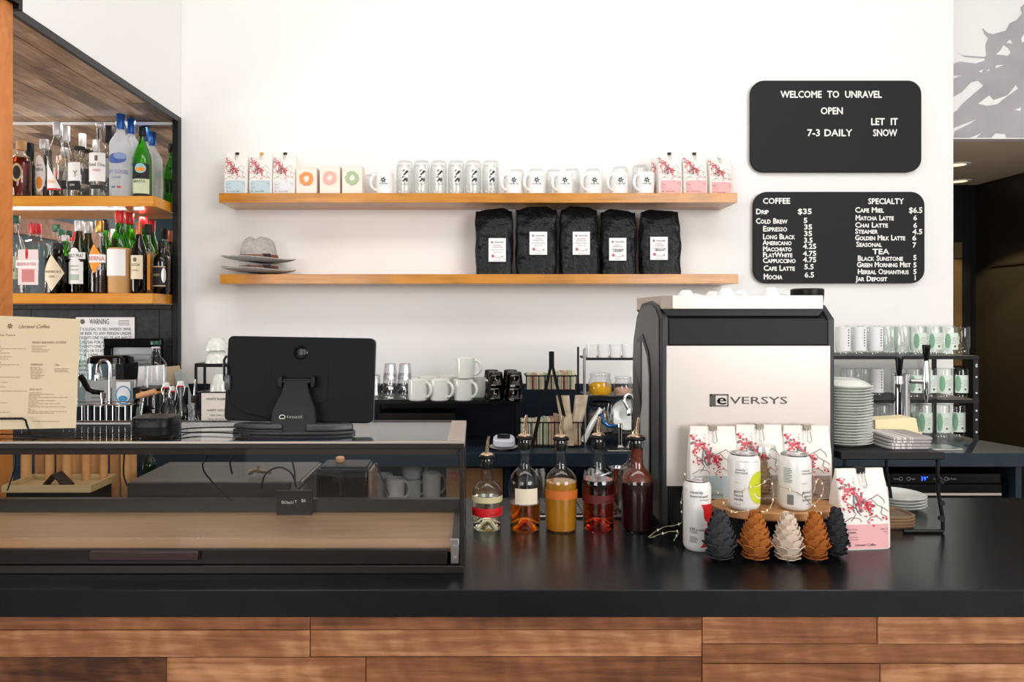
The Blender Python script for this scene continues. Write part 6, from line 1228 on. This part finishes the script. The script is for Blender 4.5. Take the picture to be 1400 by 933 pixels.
# ---------------------------------------------------------------- tap tower and glass rack
t = thing('tap_tower', 'chrome draught tower with two black-handled taps', 'beer tap', on_bc(1232.5, 3.92)); k = 3.92/1000; c0 = 1232.5
def q_(px, py_): return ((px-c0)*k, Z(py_, 3.92)-BZ)
H_ = q_(0, 511)[1]; part('column', M().lathe([(.05, 0), (.05, .008), (.042, .012), (.042, H_-.01), (.046, H_-.008), (.046, H_), (.03, H_+.002)], n=36), chrome, t)
for px, ytop, ymid, ybot, s_ in ((1222, 487, 515, 535, -1), (1258.5, 471, 493, 549, 1)):
    x_, z1 = q_(px, ytop); _, z2 = q_(px, ymid); _, z3 = q_(px, ybot); za = q_(0, 521)[1]
    part('shank', M().tube([(s_*.03, -.03, za), (x_, -.05, za)], .012, 12), chrome, t)
    part('tap_handle', M().lathe([(.011, z2), (.02, z1-.01), (.019, z1)], x_, -.05, n=16), black_gloss, t)
    part('faucet_body', M().lathe([(.006, z3), (.012, z3+.04), (.017, z3+.045+.0), (.02, za-.01), (.017, za+.03), (.012, z2)], x_, -.05, n=16), chrome, t)
t = thing('glass_rack', 'black perforated metal rack holding rows of upturned glass jars', 'rack', (X(1339, 4.12), 4.12, BZ)); za = [Z(487, 4.12)-BZ, Z(547, 4.12)-BZ]; rw_ = -1.0
for z_ in za: part('shelf', M().box(rw_, 0, 0, .40, z_-.019, z_), black_steel, t, bev=.001)
for y_ in (0.0005, .375):
    part('post', M().box(-.033, -.004, y_, y_+.004, 0, za[0]-.0195).box(-.008, -.004, y_+.004, y_+.03, 0, za[0]-.0195), black_steel, t); part('post', M().box(rw_+.004, rw_+.033, y_, y_+.004, 0, za[0]-.0195), black_steel, t)
for i, zz in enumerate([.05, .12, .17, .27, .36, .42, za[0]-.05]): part('bolt', M().lathe([(.007, 0), (.006, .003)], n=10).xf(Matrix.Rotation(pi/2, 4, 'X')).xf(Matrix.Translation((-.018, .0, zz if zz < za[0] else za[0]-.06))), chrome, t)
jarg = glass('jar_glass_m', (251, 253, 252), (196, 210, 202))
mint = mat('mint_label', (216, 230, 218), .6)
def jar_root(label, x_, y_, z_, r_, h, style, group=None):
    t = thing('glass_jar', label, 'jar', (x_, y_, z_), 0, group)
    part('jar_glass', M().lathe([(r_*.84, 0), (r_*.88, .004), (r_*.88, .022), (r_*.84, .026), (r_, .04), (r_, h-.01), (r_*.94, h-.002), (r_*.7, h)], n=24, cap0=False)  , jarg, t)
    mp = cyl(r_)
    if style == 'mint':
        m = M().rect(-r_*1.1, r_*1.1, h*.2, h*.78, mp, .0008, 10).mt(1); m.oval(.1*r_, h*.32, r_*.16, r_*.16, mp, .0015, 4, 6)
        for i in range(5): m.rect((-.2-.1*(i % 3))*r_, (.35+.1*(i % 2))*r_, h*(.62-.05*i), h*(.628-.05*i), mp, .0015, 3)
        m.mt(2); m.oval(-.75*r_, h*.5, .35*r_, h*.26, mp, .0013, 4, 8); part('label', m, [mint, inkg, mat('leaf_green', (132, 176, 146), .6)], t)
    elif style == 'white':
        m = M().rect(-r_*1.3, r_*.6, h*.16, h*.98, mp, .0008, 10).mt(1)
        for i in range(7): m.rect(.1*r_, .3*r_, h*(.86-.09*i), h*(.9-.09*i), mp, .0015, 1)
        part('label', m, [paper, inkg], t)
    return t
jr = [(0, [(1153, 4.19, 'white'), (1174.5, 4.19, 'white'), (1197, 4.19, 'white'), (1216, 4.28, ''), (1234, 4.19, ''), (1255.5, 4.19, 'mint'), (1276.5, 4.19, 'mint'), (1298, 4.19, 'mint'), (1315, 4.33, '')], 446.5, 'top'),
      (1, [(1160, 4.19, ''), (1179, 4.19, ''), (1198, 4.28, 'white'), (1229, 4.35, ''), (1250, 4.19, 'mint'), (1269.5, 4.19, 'mint'), (1290.5, 4.19, 'mint'), (1312, 4.19, 'mint')], 503.5, 'middle'),
      (2, [(1205, 4.19, ''), (1247, 4.33, 'mint'), (1263, 4.19, 'mint'), (1287, 4.19, 'mint'), (1308, 4.22, 'mint')], 553, 'lowest')]
for lv, lst, top, nm in jr:
    zb_ = BZ+za[lv]+.0004 if lv < 2 else BZ+.0002
    for i, (px, Y, st) in enumerate(lst):
        h = min(Z(top, Y)-zb_, .20)
        jar_root('upturned jar, %s level of the right rack, %s from left%s' % (nm, ORD[i], {'mint': ', pale green label', 'white': ', white label', '': ', no label'}[st]), X(px, Y), Y, zb_, .042, h, st)
for i, px in enumerate([1165, 1187, 1210, 1233, 1254, 1275, 1296]):
    jar_root('plain jar in the back row atop the right rack, %s from left' % ORD[i], X(px, 4.44), 4.44, BZ+za[0]+.0004, .042, .17, '')
t = thing('drip_grate', 'small steel drip grate on the back counter by the napkins', 'grate', (X(1285, 3.87), 3.87, BZ)); part('pan', M().box(-.1, .09, -.05, .08, 0, .01), steel, t, bev=.002)
one('wooden_spoon', M().box(-.01, .01, -.006, .006, 0, .24).box(-.024, .024, -.006, .006, .24, .34), mat('beech_handle', (222, 170, 122), .5), 'pale wooden spatula end poking out beside the espresso machine', 'spatula', (X(1146, 3.9), 3.9, BZ), bev=.003)
# ---------------------------------------------------------------- scale working units to metres
T0 = Matrix.Translation((0, 0, -FLOOR*S)) @ Matrix.Scale(S, 4)
for o in [o for o in SC.objects if o.parent is None and o.type not in ('CAMERA', 'LIGHT')]:
    loc = o.location.copy(); o.location = (loc.x*S, loc.y*S, (loc.z-FLOOR)*S); o.scale = tuple(s_*S for s_ in o.scale)
for o in list(SC.objects):
    if 'group' in o and not o['group']: del o['group']
    if 'lampdone' in o: del o['lampdone']
